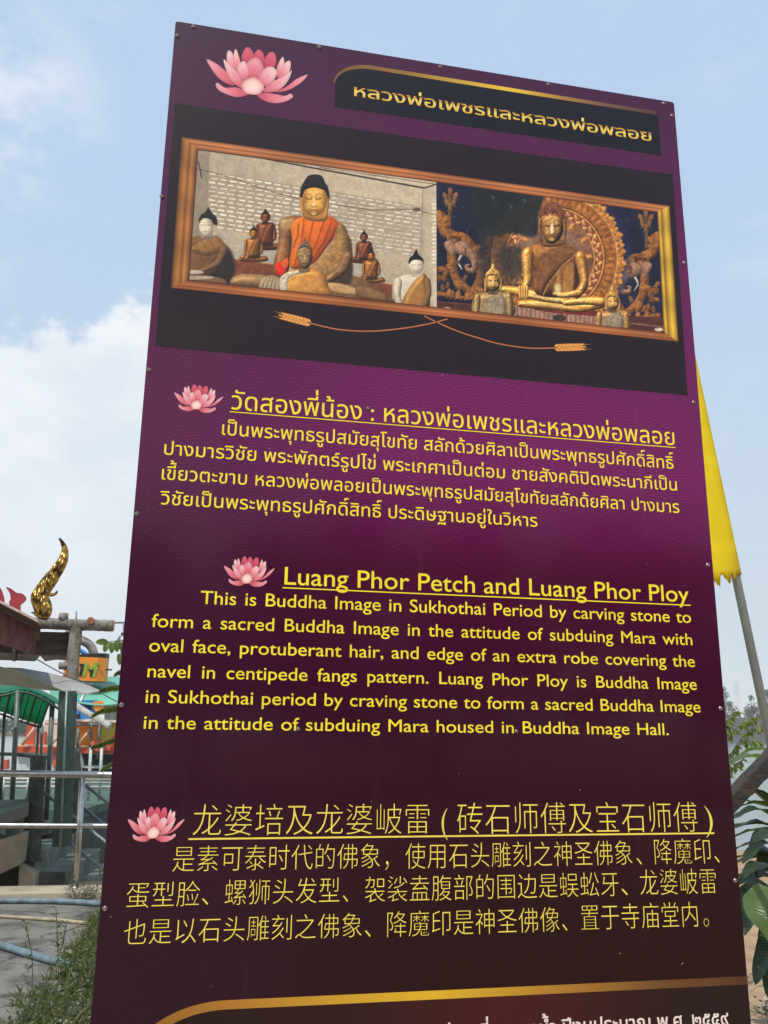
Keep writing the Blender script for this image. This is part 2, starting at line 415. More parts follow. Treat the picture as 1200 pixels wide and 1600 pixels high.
letter_line([('วัดสองพี่น้อง : หลวงพ่อเพชรและหลวงพ่อพลอย', 361, 640.5, 1054.3, 694.6)], 'ด', 22.7, M_YEL, .002, label='underlined Thai heading', ul=((359, 643.5), (1055.5, 699.3), .0019))
TH = [('เป็นพระพุทธรูปสมัยสุโขทัย สลักด้วยศิลาเป็นพระพุทธรูปศักดิ์สิทธิ์', 346.5, 679.7, 1053, 732),
      ('ปางมารวิชัย พระพักตร์รูปไข่ พระเกศาเป็นต่อม ชายสังคติปิดพระนาภีเป็น', 256, 710, 1058, 766.8),
      ('เขี้ยวตะขาบ หลวงพ่อพลอยเป็นพระพุทธรูปสมัยสุโขทัยสลักด้ยศิลา ปางมาร', 252.3, 748.7, 1061.7, 801.7),
      ('วิชัยเป็นพระพุทธรูปศักดิ์สิทธิ์ ประดิษฐานอยู่ในวิหาร', 249.3, 788, 839.8, 823)]
for l in TH: letter_line([l], 'พ', 16.3, M_YEL, .003)
letter_line([('Luang Phor Petch and Luang Phor Ploy', 444.2, 913.5, 1076.8, 940.5)], 'L', 27.5, M_YEL, .004, fixed_sx=1.10, label='underlined English heading', ul=((441.5, 917.8), (1079, 946.3), .0023))
EN = [('This is Buddha Image in Sukhothai Period by carving stone to', 313, 942.6, 1080, 974),
      ('form a sacred Buddha Image in the attitude of subduing Mara with', 236.4, 979.6, 1082, 1008),
      ('oval face, protuberant hair, and edge of an extra robe covering the', 232.6, 1018, 1086, 1042),
      ('navel in centipede fangs pattern. Luang Phor Ploy is Buddha Image', 230, 1058, 1089, 1078),
      ('in Sukhothai period by craving stone to form a sacred Buddha Image', 227, 1097, 1095, 1114),
      ('in the attitude of subduing Mara housed in Buddha Image Hall.', 224, 1138, 1045, 1149)]
for l, k in zip(EN, (1.11, 1.12, 1.14, 1.14, 1.17, 1.21)): letter_line([l], 'T', 20.5, M_YEL, .004, fixed_sx=k)
CT = -.0155
letter_line([('龙婆培及龙婆岥雷', 300.7, 1306.5, 670.6, 1303.5), ('(', 690, 1305, 699.5, 1305), ('砖石师傅及宝石师傅', 714.4, 1303.5, 1091, 1301), (')', 1103, 1301.5, 1114.7, 1301)], '龙', 48, M_YEL2, CT, bottom=-.08, label='underlined Chinese heading', ul=((294.5, 1310.2), (1116, 1302.5), .0030))
ZH = [[('是素可泰时代的佛象', 269, 1361.5, 593.5, 1358), ('，', 602, 1359, 607, 1359), ('使用石头雕刻之神圣佛象', 633.5, 1357.5, 988.5, 1352.5), ('、', 995, 1353, 1003, 1353), ('降魔印', 1023.8, 1351, 1111, 1350), ('、', 1117, 1350, 1124.5, 1350)],
      [('蛋型脸', 196.5, 1418.8, 310.9, 1417), ('、', 315, 1416, 325, 1416), ('螺狮头发型', 350.9, 1414, 530, 1411.5), ('、', 535.5, 1411.5, 543.6, 1411.5), ('袈裟盍腹部的围边是蜈蚣牙', 570, 1410, 967, 1401), ('、', 971.5, 1401, 981, 1401), ('龙婆岥雷', 1001, 1399, 1120, 1397)],
      [('也是以石头雕刻之佛象', 192.5, 1474.8, 564.9, 1467), ('、', 570, 1466, 579, 1466), ('降魔印是神圣佛像', 604.9, 1464, 874.6, 1457), ('、', 879, 1456.5, 886.5, 1456.5), ('置于寺庙堂内', 908.6, 1453, 1091, 1449.5), ('。', 1100, 1449, 1108, 1449)]]
for l in ZH: letter_line(l, '是', 38, M_YEL2, CT, bottom=-.08)
letter_line([('ท่องเที่ยวทางน้ำ ปีงบประมาณ พ.ศ. ๒๕๕๙', 690, 1622, 1139, 1604)], '๒', 20, M_WHT, .012, label='white Thai line in the footer')

tips = MB(); segl = layout('หลวงพ่อเพชรและหลวงพ่อพลอย', .022); X0, Z0 = brd(553.3, 149.5); X1, Z1 = brd(1018, 221); kx = (X1-X0)/(segl[2]-segl[1]); kz = (brd(553.3, 135)[1]-Z0)/ref_h('ล', .022); Zm = (Z0+Z1)/2
for (gv, gf, ga), gx, gdy in segl[0]:
    if not gf or ga < .2: continue
    xa_, xb_ = min(p[0] for p in gv), max(p[0] for p in gv); yt = max(p[1] for p in gv)
    for (bx_, by_), tip, wd_ in (((xa_+.045, min(yt, .55)-.05), (-.07, .10), .040),):
        L_ = Vector(tip); n_ = Vector((-L_.y, L_.x)).normalized()*wd_; o_ = Vector((bx_+gx-segl[1], by_))
        tips.add([(X0+q.x*kx, -.00036, Zm+q.y*kz) for q in (o_+n_, o_+L_*.55+n_*.75+Vector((0, .03)), o_+L_, o_+L_*.5-n_*.5, o_-n_)], [(0, 1, 2, 3, 4)])
to_ = tips.build('lettering_flourish', M_GOLDT, sign); bm = bmesh.new(); bm.from_mesh(to_.data); bm.normal_update(); bmesh.ops.reverse_faces(bm, faces=[f for f in bm.faces if f.normal.y > 0]); bm.to_mesh(to_.data); bm.free()
# a few pale nicks in the print
M_NICK = print_mat('sign_nick', (.45, .42, .42))
for px, py, dx_, dy_ in ((1064, 1507, 4, -3), (580, 1251, 1, 4), (172, 1432, 2, 1), (967, 1489, 3, 1), (420, 700, 2, 2), (716, 1208, 1, 2), (905, 1235, 2, -1), (330, 1540, 1, 1.5), (690, 586, 2, 1), (1010, 880, 1, 2)):
    (ax_, az_), (bx_, bz_) = brd(px, py), brd(px+dx_, py+dy_); MB().add([(ax_, -.0004, az_-.0005), (bx_, -.0004, bz_-.0005), (bx_, -.0004, bz_+.0006), (ax_, -.0004, az_+.0005)], [(0, 1, 2, 3) if bx_ > ax_ else (3, 2, 1, 0)]).build('scratch', M_NICK, sign)
# ---- lotus flowers (one petal outline each, gradient from base to tip)
M_VC = vcol_mat('sign_print_picture')
PINK = {'d': ((176, 40, 66), (226, 110, 124)), 'm': ((206, 78, 96), (240, 172, 180)), 'l': ((214, 100, 116), (250, 214, 212)), 'r': ((188, 62, 86), (222, 104, 122)), 'w': ((232, 132, 140), (252, 214, 206))}
PET = [('r', [(500, 345), (503, 270), (540, 200), (585, 230), (605, 300), (560, 380)]), ('r', [(690, 330), (730, 230), (775, 212), (800, 260), (803, 340), (760, 400), (700, 400)]), ('r', [(600, 320), (615, 240), (650, 207), (690, 250), (695, 330), (650, 380)]),
       ('l', [(440, 470), (425, 320), (442, 240), (475, 320), (490, 380), (480, 470)]), ('l', [(810, 400), (825, 320), (860, 245), (878, 310), (870, 400), (830, 490)]), ('l', [(455, 480), (385, 420), (366, 330), (380, 268), (420, 300), (435, 400)]), ('l', [(830, 500), (860, 400), (880, 310), (925, 275), (935, 330), (915, 420)]),
       ('m', [(440, 630), (330, 590), (250, 500), (196, 398), (270, 420), (350, 475), (440, 560)]), ('m', [(800, 630), (900, 560), (1000, 450), (1090, 395), (1040, 480), (960, 560), (880, 610)]),
       ('m', [(600, 540), (530, 480), (530, 400), (575, 330), (630, 300), (680, 350), (700, 440), (670, 510)]), ('l', [(520, 560), (470, 480), (475, 400), (520, 355), (550, 400), (570, 480), (560, 540)]), ('l', [(650, 560), (660, 480), (710, 395), (770, 370), (815, 410), (800, 490), (740, 580)]),
       ('l', [(520, 640), (430, 590), (370, 480), (342, 370), (400, 420), (460, 470), (520, 560)]), ('l', [(700, 640), (760, 540), (850, 470), (910, 420), (946, 375), (925, 470), (870, 570), (790, 630)]),
       ('m', [(570, 700), (480, 740), (380, 725), (310, 690), (288, 640), (310, 625), (370, 660), (470, 640), (540, 660)]), ('m', [(650, 690), (720, 650), (840, 650), (900, 650), (945, 620), (968, 650), (920, 700), (830, 742), (730, 740)]),
       ('w', [(600, 692), (540, 680), (508, 610), (545, 545), (620, 507), (690, 550), (708, 610), (670, 675)])]
def lotus(tipl, tipr, label):
    X0, Z0 = brd(*tipl); X1, Z1 = brd(*tipr); s = (X1-X0)/(1090-196); Zm = (Z0+Z1)/2
    mb = MB(); col = []
    for i, (k, pts) in enumerate(PET):
        o = spl([(a, b, 0) for a, b in pts], 4, True); n = len(o)
        bx, by = 600, 660
        far = max((p.x-bx)**2+(p.y-by)**2 for p in o)**.5; near = min((p.x-bx)**2+(p.y-by)**2 for p in o)**.5
        cen = sum((p for p in o), Vector())/n; y = .00020+.000015*i
        rings = [(1.0, 0), (.62, .12), (.25, .16)]; vs = []; cs = []
        for f, lift in rings:
            for p in o:
                q = cen+(p-cen)*f; vs.append((X0+(q.x-196)*s, -y, Zm+(398-q.y)*s))
                t = (((q.x-bx)**2+(q.y-by)**2)**.5-near)/max(far-near, 1)
                if k == 'w': t = min(1, .35+lift*4)
                a, b = PINK[k]; e = 1-.10*(1-lift*6) if f == 1 else 1+lift*.25
                cs.append((*[lin(min(255, (a[c]+(b[c]-a[c])*t)*e))*KP for c in range(3)], 1))
        vs.append((X0+(cen.x-196)*s, -y, Zm+(398-cen.y)*s)); cs.append(cs[-1])
        fs = [(r*n+j, r*n+(j+1) % n, (r+1)*n+(j+1) % n, (r+1)*n+j) for r in range(2) for j in range(n)]+[(2*n+j, 2*n+(j+1) % n, 3*n) for j in range(n)]
        mb.add(vs, fs); col += cs
    mb.c = col; return mb.build('lotus_print', M_VC, sign, label)
lotus((323, 92.5), (480.5, 118), 'largest pink lotus print in the top corner')
lotus((272.4, 613.7), (349, 620), 'pink lotus print beside the Thai heading'); lotus((350, 885), (429, 888), 'pink lotus print beside the English heading'); lotus((199.8, 1280.8), (288.4, 1279.6), 'pink lotus print beside the Chinese heading')

# ---- moulded gold frame round the two photographs (printed)
OUT = [(283.8, 214), (1046, 321.5), (1059.7, 534), (267, 450)]; INN = [(310, 234), (1026.8, 332), (1037, 519), (296, 437)]
FR = {0: [(96, 52, 30), (186, 112, 62), (212, 138, 84), (150, 84, 46), (206, 130, 74), (176, 104, 56), (70, 38, 26)],
      1: [(120, 80, 30), (206, 160, 50), (240, 200, 70), (216, 168, 48), (150, 104, 36), (236, 192, 60), (96, 60, 28)],
      2: [(110, 58, 30), (190, 112, 58), (160, 88, 46), (208, 130, 74), (186, 110, 62), (150, 84, 44), (80, 42, 26)],
      3: [(90, 52, 30), (160, 100, 46), (186, 124, 58), (140, 84, 40), (196, 130, 66), (150, 92, 44), (64, 36, 24)]}
mb = MB(); col = []
for s in range(4):
    a0, a1 = Vector((*brd(*OUT[s]), 0)), Vector((*brd(*OUT[(s+1) % 4]), 0)); b0, b1 = Vector((*brd(*INN[s]), 0)), Vector((*brd(*INN[(s+1) % 4]), 0))
    vs = []; n = len(FR[s]); NL = 12
    for i in range(n):
        f = i/(n-1); p, q = a0.lerp(b0, f), a1.lerp(b1, f)
        for k in range(NL+1):
            r_ = p.lerp(q, k/NL); vs.append((r_.x, -.00034, r_.y))
            e = 1+.10*math.sin(k*1.7+s*2)
            col.append((*[lin(min(255, v*e*.93))*KP for v in FR[s][i]], 1))
    mb.add(vs, [((i)*(NL+1)+k+1, i*(NL+1)+k, (i+1)*(NL+1)+k, (i+1)*(NL+1)+k+1) for i in range(n-1) for k in range(NL)])
mb.c = col; mb.build('photo_frame', M_VC, sign)

# ---- wheat ears
M_STALK = print_mat('sign_print_orange', pig((206, 120, 70))); M_EAR = print_mat('sign_print_straw', pig((242, 178, 84)))
def wheat(stem, ear0, ear1, label):
    P = [Vector((*brd(*p), 0)) for p in stem]; c = spl(P, 8); mb = MB(); w_ = .0013
    L = []; Rr = []
    for i, p in enumerate(c):
        t = (c[min(i+1, len(c)-1)]-c[max(i-1, 0)]).normalized(); nn = Vector((-t.y, t.x, 0))*w_; L.append((p+nn).xy); Rr.append((p-nn).xy)
    n = len(L); mb.add([(a, -.00030, b) for a, b in L]+[(a, -.00030, b) for a, b in Rr], [(n+i, n+i+1, i+1, i) for i in range(n-1)])
    st = mb.build('wheat_print', M_STALK, sign, label)
    a, b = Vector((*brd(*ear0), 0)), Vector((*brd(*ear1), 0)); d = (b-a); ln = d.length; d.normalize(); nn = Vector((-d.y, d.x, 0)); mb = MB()
    def blade(p, u, l, wd, y):
        u = u.normalized(); v = Vector((-u.y, u.x, 0)); o = [p, p+u*l*.3+v*wd, p+u*l*.7+v*wd*.8, p+u*l, p+u*l*.7-v*wd*.8, p+u*l*.3-v*wd]
        mb.add([(q.x, -y, q.y) for q in o], [tuple(range(6))])
    sh = MB()
    def grain(p, u, l, wd, y):
        main = mb; o = [None]
        for tgt, k, dy in ((sh, 1.28, -.000006), (main, .92, 0)):
            uu = u.normalized(); v = Vector((-uu.y, uu.x, 0)); q = [p-uu*l*(k-1)*.5+uu*l*k*f+v*wd*k*g for f, g in ((0, 0), (.3, .9), (.62, .85), (1, 0), (.62, -.85), (.3, -.9))]
            tgt.add([(t_.x, -(y+dy), t_.y) for t_ in q], [tuple(range(6))])
    for i in range(8):
        p = a+d*ln*(i/8.4); fat = .7+.4*math.sin(math.pi*min(1, i/7*.8+.2))
        for sgn in (-1, 1):
            grain(p+nn*sgn*.0026, d+nn*sgn*.50, .0118, .0030*fat, .00032+.00002*i)
            if i > 3: blade(p+nn*sgn*.005*fat, d+nn*sgn*.10, .030-.002*(7-i), .00026, .00029)
        grain(p+d*.005, d, .0100, .0024*fat, .00033+.00002*i)
    for tgt, m_, nm in ((mb, M_EAR, 'ear'), (sh, M_STALK, 'ear_shade')):
        e = tgt.build(nm, m_, sign); e.parent = st; e.location = (0, 0, 0)
        bm = bmesh.new(); bm.from_mesh(e.data); bm.normal_update(); bmesh.ops.reverse_faces(bm, faces=[f for f in bm.faces if f.normal.y > 0]); bm.to_mesh(e.data); bm.free()
wheat([(484.6, 505), (530, 515), (580, 517.5), (630, 513), (670, 506), (699, 498.6)], (485, 505), (438, 493), 'wheat stalk print curving to the left')
wheat([(663, 494), (688, 506), (715, 517.5), (750, 529), (782.5, 537.8), (827.5, 544), (868, 543.6)], (867, 543.4), (914, 542), 'wheat stalk print curving to the right')

# ---- the two printed photographs, painted as pigment on a fine grid
def to_lin(a): a = np.clip(a, 0, 255)/255.; return np.where(a <= .04045, a/12.92, ((a+.055)/1.055)**2.4)
class Canvas:
    def __init__(s, x0, x1, z0, z1, step, T):
        s.nx = int((x1-x0)/step)+1; s.nz = int((z1-z0)/step)+1
        gx = np.linspace(x0, x1, s.nx); gz = np.linspace(z1, z0, s.nz)
        s.BX, s.BZ = [a.ravel() for a in np.meshgrid(gx, gz)]
        px, py = project(s.BX, s.BZ); s.X = (px-T[0])/T[2]; s.Y = (py-T[1])/T[2]
        s.C = np.zeros((len(s.X), 3))
    def vn(s, scale, seed, asp=1.0):
        rs = np.random.RandomState(seed); g = rs.rand(64, 64); u = s.X/scale; v = s.Y/scale/asp
        i, j = np.floor(u).astype(int), np.floor(v).astype(int); fu, fv = u-i, v-j; fu = fu*fu*(3-2*fu); fv = fv*fv*(3-2*fv)
        q = lambda a, b: g[a % 64, b % 64]
        return (q(i, j)*(1-fu)+q(i+1, j)*fu)*(1-fv)+(q(i, j+1)*(1-fu)+q(i+1, j+1)*fu)*fv
    def put(s, idx, al, c): s.C[idx] = s.C[idx]*(1-al[:, None])+c*al[:, None]
    def fill(s, pts, col, soft=2.0, smooth=True, vol=0, rad=30, light=(-.5, -.8), grad=None, tex=0, tsc=12, seed=1, alpha=1, spec=0):
        P = [(p.x, p.y) for p in spl([(a, b, 0) for a, b in pts], 5, True)] if smooth else pts
        P = np.array(P); lo = P.min(0)-soft; hi = P.max(0)+soft
        idx = np.nonzero((s.X > lo[0]) & (s.X < hi[0]) & (s.Y > lo[1]) & (s.Y < hi[1]))[0]
        if not len(idx): return
        x, y = s.X[idx], s.Y[idx]; ins = np.zeros(len(idx), bool); best = np.full(len(idx), 1e9); bx = np.zeros(len(idx)); by = np.zeros(len(idx))
        for k in range(len(P)):
            ax, ay = P[k]; cx, cy = P[(k+1) % len(P)]; ex, ey = cx-ax, cy-ay
            cond = (ay > y) != (cy > y)
            if ey != 0: ins ^= cond & (x < ex*(y-ay)/ey+ax)
            t = np.clip(((x-ax)*ex+(y-ay)*ey)/(ex*ex+ey*ey+1e-9), 0, 1); dx, dy = x-(ax+ex*t), y-(ay+ey*t); d = dx*dx+dy*dy
            mk = d < best; best = np.where(mk, d, best); bx = np.where(mk, dx, bx); by = np.where(mk, dy, by)
        d = np.sqrt(best); sdist = np.where(ins, d, -d); al = np.clip(.5+sdist/soft, 0, 1)*alpha
        c = np.tile(np.array(col, float), (len(idx), 1))
        if grad:
            (gx, gy), (hx, hy), c2 = grad; t = np.clip(((x-gx)*(hx-gx)+(y-gy)*(hy-gy))/((hx-gx)**2+(hy-gy)**2), 0, 1); c = c*(1-t[:, None])+np.array(c2, float)*t[:, None]
        if vol:
            nx, ny = -bx/(d+1e-6), -by/(d+1e-6); wgt = 1-np.clip(d/rad, 0, 1)
            lum = 1+vol*wgt*(nx*light[0]+ny*light[1])-vol*.55*wgt**2+vol*.25*(1-wgt); c = c*lum[:, None]
            if spec:
                hl = np.clip(1-np.abs(wgt-.45)/.3, 0, 1)*np.clip(nx*light[0]+ny*light[1]-.25, 0, 1); c = c+spec*hl[:, None]*np.array([255, 235, 180])
        if tex: c = c*(1+tex*(s.vn(tsc, seed)[idx]-.5)*2)[:, None]
        s.put(idx, al, c)
    def ell(s, cx, cy, rx, ry, col, ang=0, **k):
        ca, sa = math.cos(R(ang)), math.sin(R(ang))
        s.fill([(cx+rx*math.cos(t)*ca-ry*math.sin(t)*sa, cy+rx*math.cos(t)*sa+ry*math.sin(t)*ca) for t in np.linspace(0, 2*math.pi, 13)[:-1]], col, **{'rad': min(rx, ry), **k})
    def limb(s, pts, rs, col, **k):
        p = [Vector((a, b)) for a, b in pts]; L = []; Q = []
        for i in range(len(p)):
            t = (p[min(i+1, len(p)-1)]-p[max(i-1, 0)]).normalized(); nn = Vector((-t.y, t.x))*rs[i]; L.append(p[i]+nn); Q.append(p[i]-nn)
        t0, t1 = (p[0]-p[1]).normalized()*rs[0], (p[-1]-p[-2]).normalized()*rs[-1]
        s.fill([tuple(a) for a in [p[0]+t0]+L+[p[-1]+t1]+Q[::-1]], col, **{'rad': max(rs), **k})
    def line(s, pts, wd, col, alpha=1, soft=1.5):
        P = np.array(pts, float); lo = P.min(0)-wd-2; hi = P.max(0)+wd+2
        idx = np.nonzero((s.X > lo[0]) & (s.X < hi[0]) & (s.Y > lo[1]) & (s.Y < hi[1]))[0]; x, y = s.X[idx], s.Y[idx]; best = np.full(len(idx), 1e9)
        for k in range(len(P)-1):
            ax, ay = P[k]; ex, ey = P[k+1]-P[k]; t = np.clip(((x-ax)*ex+(y-ay)*ey)/(ex*ex+ey*ey+1e-9), 0, 1); best = np.minimum(best, np.hypot(x-ax-ex*t, y-ay-ey*t))
        s.put(idx, np.clip(.5+(wd/2-best)/soft, 0, 1)*alpha, np.array(col, float))
    def mesh(s, y, clip, label):
        px, py = project(s.BX, s.BZ); keep = np.ones(len(px), bool)
        c = to_lin(s.C)*KP; nx, nz = s.nx, s.nz
        b = MB(); b.v = list(zip(s.BX.tolist(), [-y]*len(px), s.BZ.tolist()))
        I = np.arange(nx*nz).reshape(nz, nx); q = np.stack([I[1:, :-1], I[1:, 1:], I[:-1, 1:], I[:-1, :-1]], -1).reshape(-1, 4)
        b.f = [tuple(r_) for r_ in q.tolist()]; b.sm = [False]*len(b.f); b.c = np.concatenate([c, np.ones((len(c), 1))], 1)
        return b.build('printed_photo', M_VC, sign, label)
def seated(c, cx, cy, h, skin, hair, robe=None):
    """small seated statue: base of the lap at (cx, cy), overall height h"""
    u = h/150.; D = lambda f: tuple(min(255, v*f) for v in skin)
    k = dict(vol=.65, soft=2.0, spec=.55, light=(-.55, -.6))
    P = lambda *q: [(cx+a*u, cy-b*u) for a, b in q]
    c.fill(P((-54, 4), (-58, 14), (-46, 24), (-10, 20), (20, 22), (48, 24), (60, 14), (54, 3), (0, -2)), D(.72), rad=14*u, **k)
    c.fill(P((-56, 18), (-44, 29), (-8, 22), (30, 12), (22, 5), (-30, 8)), D(1.05), rad=11*u, **k)
    c.fill(P((-30, 90), (-12, 99), (12, 99), (30, 90), (28, 60), (24, 30), (26, 14), (-26, 14), (-24, 30), (-28, 60)), skin, rad=26*u, **k)
    c.fill(P((-33, 91), (-26, 88), (-27, 62), (-28, 34), (-38, 18), (-44, 22), (-40, 50), (-38, 74)), D(.84), rad=8*u, **k)
    c.fill(P((33, 91), (26, 88), (27, 62), (26, 44), (6, 26), (10, 19), (34, 34), (41, 52), (38, 74)), D(.84), rad=8*u, **k)
    c.fill(P((31, 93), (10, 98), (-8, 72), (-22, 34), (-20, 20), (24, 20), (27, 50)), robe or D(.66), vol=.5, rad=20*u, soft=3, tex=.12, tsc=7, spec=.35)
    c.line(P((12, 96), (-8, 68), (-22, 32)), 2.4*u, D(1.25), alpha=.6, soft=2)
    c.fill(P((-8, 106), (8, 106), (10, 92), (-10, 92)), D(.62), soft=2)
    c.ell(cx, cy-116*u, 14*u, 18.5*u, skin, **k); c.ell(cx-3*u, cy-116*u, 5*u, 10*u, D(1.35), soft=7*u, alpha=.7)
    for sx in (-1, 1): c.limb(P((sx*15, 124), (sx*15.5, 108)), [2.4*u, 2*u], D(.7), soft=1.5)
    c.fill(P((-16, 118), (-14, 131), (-7, 138), (-3, 144), (0, 154), (3, 144), (7, 138), (14, 131), (16, 118), (8, 128), (-8, 128)), hair, vol=.3, rad=10*u, soft=2, smooth=False)
    for sx in (-1, 1): c.line(P((sx*3, 118), (sx*10, 118.5)), 2*u, D(.3), soft=1.5)
    c.line(P((-4, 105), (4, 105)), 2*u, D(.4), soft=1.5)

ins = [brd(*p) for p in INN]; PX0 = (ins[0][0]+ins[3][0])/2-.004; PX1 = (ins[1][0]+ins[2][0])/2+.004; PZ1 = (ins[0][1]+ins[1][1])/2+.003; PZ0 = (ins[2][1]+ins[3][1])/2-.003
PXM = (brd(682, 291)[0]+brd(682, 480)[0])/2
def left_photo():
    c = Canvas(PX0, PXM, PZ0, PZ1, .00125, (260, 200, .358333))
    n = c.vn(160, 3)
    c.C[:] = np.array([184, 175, 160]); t = np.clip((c.X-150)/900, 0, 1); c.C += t[:, None]*np.array([16, 14, 10]); c.C += ((n-.5)*18)[:, None]
    c.C -= np.clip((c.Y-420)/400, 0, 1)[:, None]*np.array([30, 30, 30])
    c.fill([(90, 60), (190, 100), (178, 700), (90, 700)], (150, 142, 128), smooth=False, soft=6)                      # side wall
    c.fill([(640, 165), (1200, 232), (1200, 262), (1125, 262)], (206, 196, 178), smooth=False)                        # strip of ceiling
    c.line([(130, 92), (420, 132), (680, 182), (1125, 262), (1200, 240)], 7, (58, 46, 40), soft=3); c.line([(670, 172), (1190, 248)], 3, (96, 82, 70))
    c.fill([(1118, 268), (1200, 240), (1200, 800), (1112, 800)], (184, 174, 156), smooth=False, soft=3, grad=((1118, 0), (1180, 0), (206, 198, 182)))
    c.line([(1118, 268), (1110, 560)], 3, (120, 110, 96), alpha=.7)
    # pierced ventilation blocks
    A, B, D, E_ = (186, 188), (1114, 342), (180, 436), (1108, 566)
    c.fill([A, B, E_, D], (170, 160, 146), smooth=False, soft=3, grad=((186, 300), (1110, 450), (180, 170, 154)))
    rows, cols = 13, 23
    for r_ in range(rows):
        for k in range(cols):
            u, v = (k+.5+(.12 if r_ % 2 else -.12))/cols, (r_+.5)/rows
            x = (A[0]*(1-u)+B[0]*u)*(1-v)+(D[0]*(1-u)+E_[0]*u)*v; y = (A[1]*(1-u)+B[1]*u)*(1-v)+(D[1]*(1-u)+E_[1]*u)*v
            if (k*7+r_*3) % 11 == 0 and k > 10: continue
            br = 248-45*RNG.rand()-(18 if k > 13 else 0); c.fill([(x-14, y-6), (x+14, y-2), (x+14, y+5), (x-14, y+1)], (br+15, br+13, br+6), smooth=False, soft=1.6)
            c.line([(x-14, y-6), (x+14, y-2)], 2, (112, 98, 84), alpha=.7)
    for y in range(330, 590, 17): c.fill([(1158, y), (1176, y-2), (1176, y+5), (1158, y+7)], (238, 234, 222), smooth=False)
    c.line([(138, 178), (300, 222), (450, 275), (590, 312)], 3, (84, 74, 66)); c.line([(735, 336), (900, 358), (1080, 356), (1190, 384)], 3, (84, 74, 66)); c.line([(140, 150), (154, 218)], 5, (52, 44, 40))
    c.ell(1092, 356, 16, 10, (96, 88, 80))
    # plinths
    c.fill([(90, 640), (260, 660), (1180, 800), (90, 800)], (86, 62, 48), smooth=False, soft=8)
    c.fill([(314, 514), (480, 534), (478, 600), (310, 575)], (176, 170, 164), smooth=False); c.fill([(795, 588), (958, 612), (956, 660), (793, 640)], (178, 174, 168), smooth=False)
    c.fill([(268, 566), (484, 596), (478, 700), (262, 694)], (132, 74, 50), smooth=False, tex=.12, grad=((270, 570), (270, 700), (104, 58, 42))); c.line([(268, 568), (484, 598)], 4, (178, 120, 90)); c.line([(262, 622), (480, 645)], 2, (92, 54, 40), alpha=.6)
    c.fill([(790, 646), (985, 682), (982, 768), (785, 730)], (136, 78, 54), smooth=False, tex=.1, grad=((800, 650), (800, 760), (108, 62, 44))); c.line([(790, 648), (985, 684)], 4, (182, 124, 94)); c.line([(850, 656), (846, 742)], 2, (96, 56, 42))
    seated(c, 432, 532, 182, (118, 66, 36), (34, 26, 24), (96, 48, 28)); seated(c, 380, 584, 160, (156, 98, 46), (40, 30, 26))
    seated(c, 862, 590, 146, (116, 64, 38), (34, 26, 24), (96, 48, 28)); seated(c, 893, 676, 152, (160, 100, 48), (38, 28, 24))
    # white faced statue at the far left, in a brown robe
    c.fill([(215, 520), (270, 520), (300, 600), (270, 690), (180, 690)], (46, 38, 36), soft=14)
    c.fill([(90, 500), (140, 470), (205, 466), (258, 520), (236, 590), (205, 650), (90, 650)], (118, 84, 52), vol=.5, rad=44, tex=.06, tsc=20, grad=((100, 500), (240, 640), (86, 60, 42)), soft=3)
    c.fill([(205, 466), (262, 520), (235, 540), (180, 560), (120, 545), (110, 520)], (138, 100, 60), vol=.4, rad=30, soft=12)
    for a in ((120, 500, 150, 552), (150, 490, 190, 552), (185, 486, 222, 540)): c.line([a[:2], a[2:]], 5, (96, 66, 42), alpha=.5, soft=7)
    c.limb([(250, 530), (220, 590), (150, 625), (95, 635)], [16, 15, 11, 9], (112, 82, 58), vol=.5)
    c.fill([(90, 620), (150, 622), (158, 634), (90, 638)], (188, 178, 166), soft=4); c.fill([(90, 640), (200, 645), (258, 665), (250, 690), (90, 690)], (104, 80, 60), vol=.4, rad=24, tex=.06, soft=4)
    c.fill([(90, 645), (195, 648), (190, 658), (90, 660)], (176, 166, 150), soft=3)
    c.fill([(160, 452), (200, 455), (206, 482), (152, 484)], (150, 140, 128), soft=5, vol=.2)
    c.ell(176, 430, 33, 38, (216, 208, 194), vol=.3, light=(-.9, -.2), rad=30); c.fill([(206, 425), (222, 430), (216, 462), (204, 470)], (182, 172, 158), soft=3)
    c.fill([(140, 412), (148, 382), (170, 366), (184, 346), (196, 366), (218, 390), (222, 424), (206, 418), (190, 398), (160, 394)], (36, 34, 36), soft=3, vol=.3, rad=14)
    for x in (158, 184): c.line([(x-9, 424), (x+9, 423)], 2.4, (70, 60, 58)); c.line([(x-10, 414), (x+10, 412)], 1.6, (110, 96, 88))
    c.line([(170, 424), (167, 440)], 2, (170, 158, 146)); c.line([(160, 452), (176, 452)], 2.6, (150, 96, 88))
    # main statue -------------------------------------------------------
    DK, GO = (108, 74, 52), (204, 156, 84)
    c.fill([(480, 640), (800, 640), (965, 730), (960, 765), (520, 740)], (112, 82, 56), tex=.10, tsc=24, soft=6, vol=.4, rad=34)
    c.fill([(284, 655), (330, 636), (420, 640), (490, 660), (500, 706), (400, 700), (290, 688)], (146, 114, 78), vol=.5, rad=34, tex=.10, tsc=22, soft=6, spec=.2)
    c.fill([(790, 470), (812, 560), (800, 680), (700, 690), (690, 560)], (66, 50, 40), soft=10)
    c.fill([(488, 424), (502, 396), (535, 384), (590, 386), (572, 430), (548, 480), (544, 560), (524, 640), (476, 644), (466, 596), (484, 520), (490, 460)], (128, 88, 54), vol=.6, rad=34, tex=.14, tsc=14, spec=.25)
    c.ell(524, 420, 28, 24, (186, 156, 108), soft=18, alpha=.8); c.ell(512, 406, 12, 8, (226, 206, 162), soft=10, alpha=.7); c.ell(506, 500, 9, 50, (160, 118, 84), soft=16, alpha=.55)
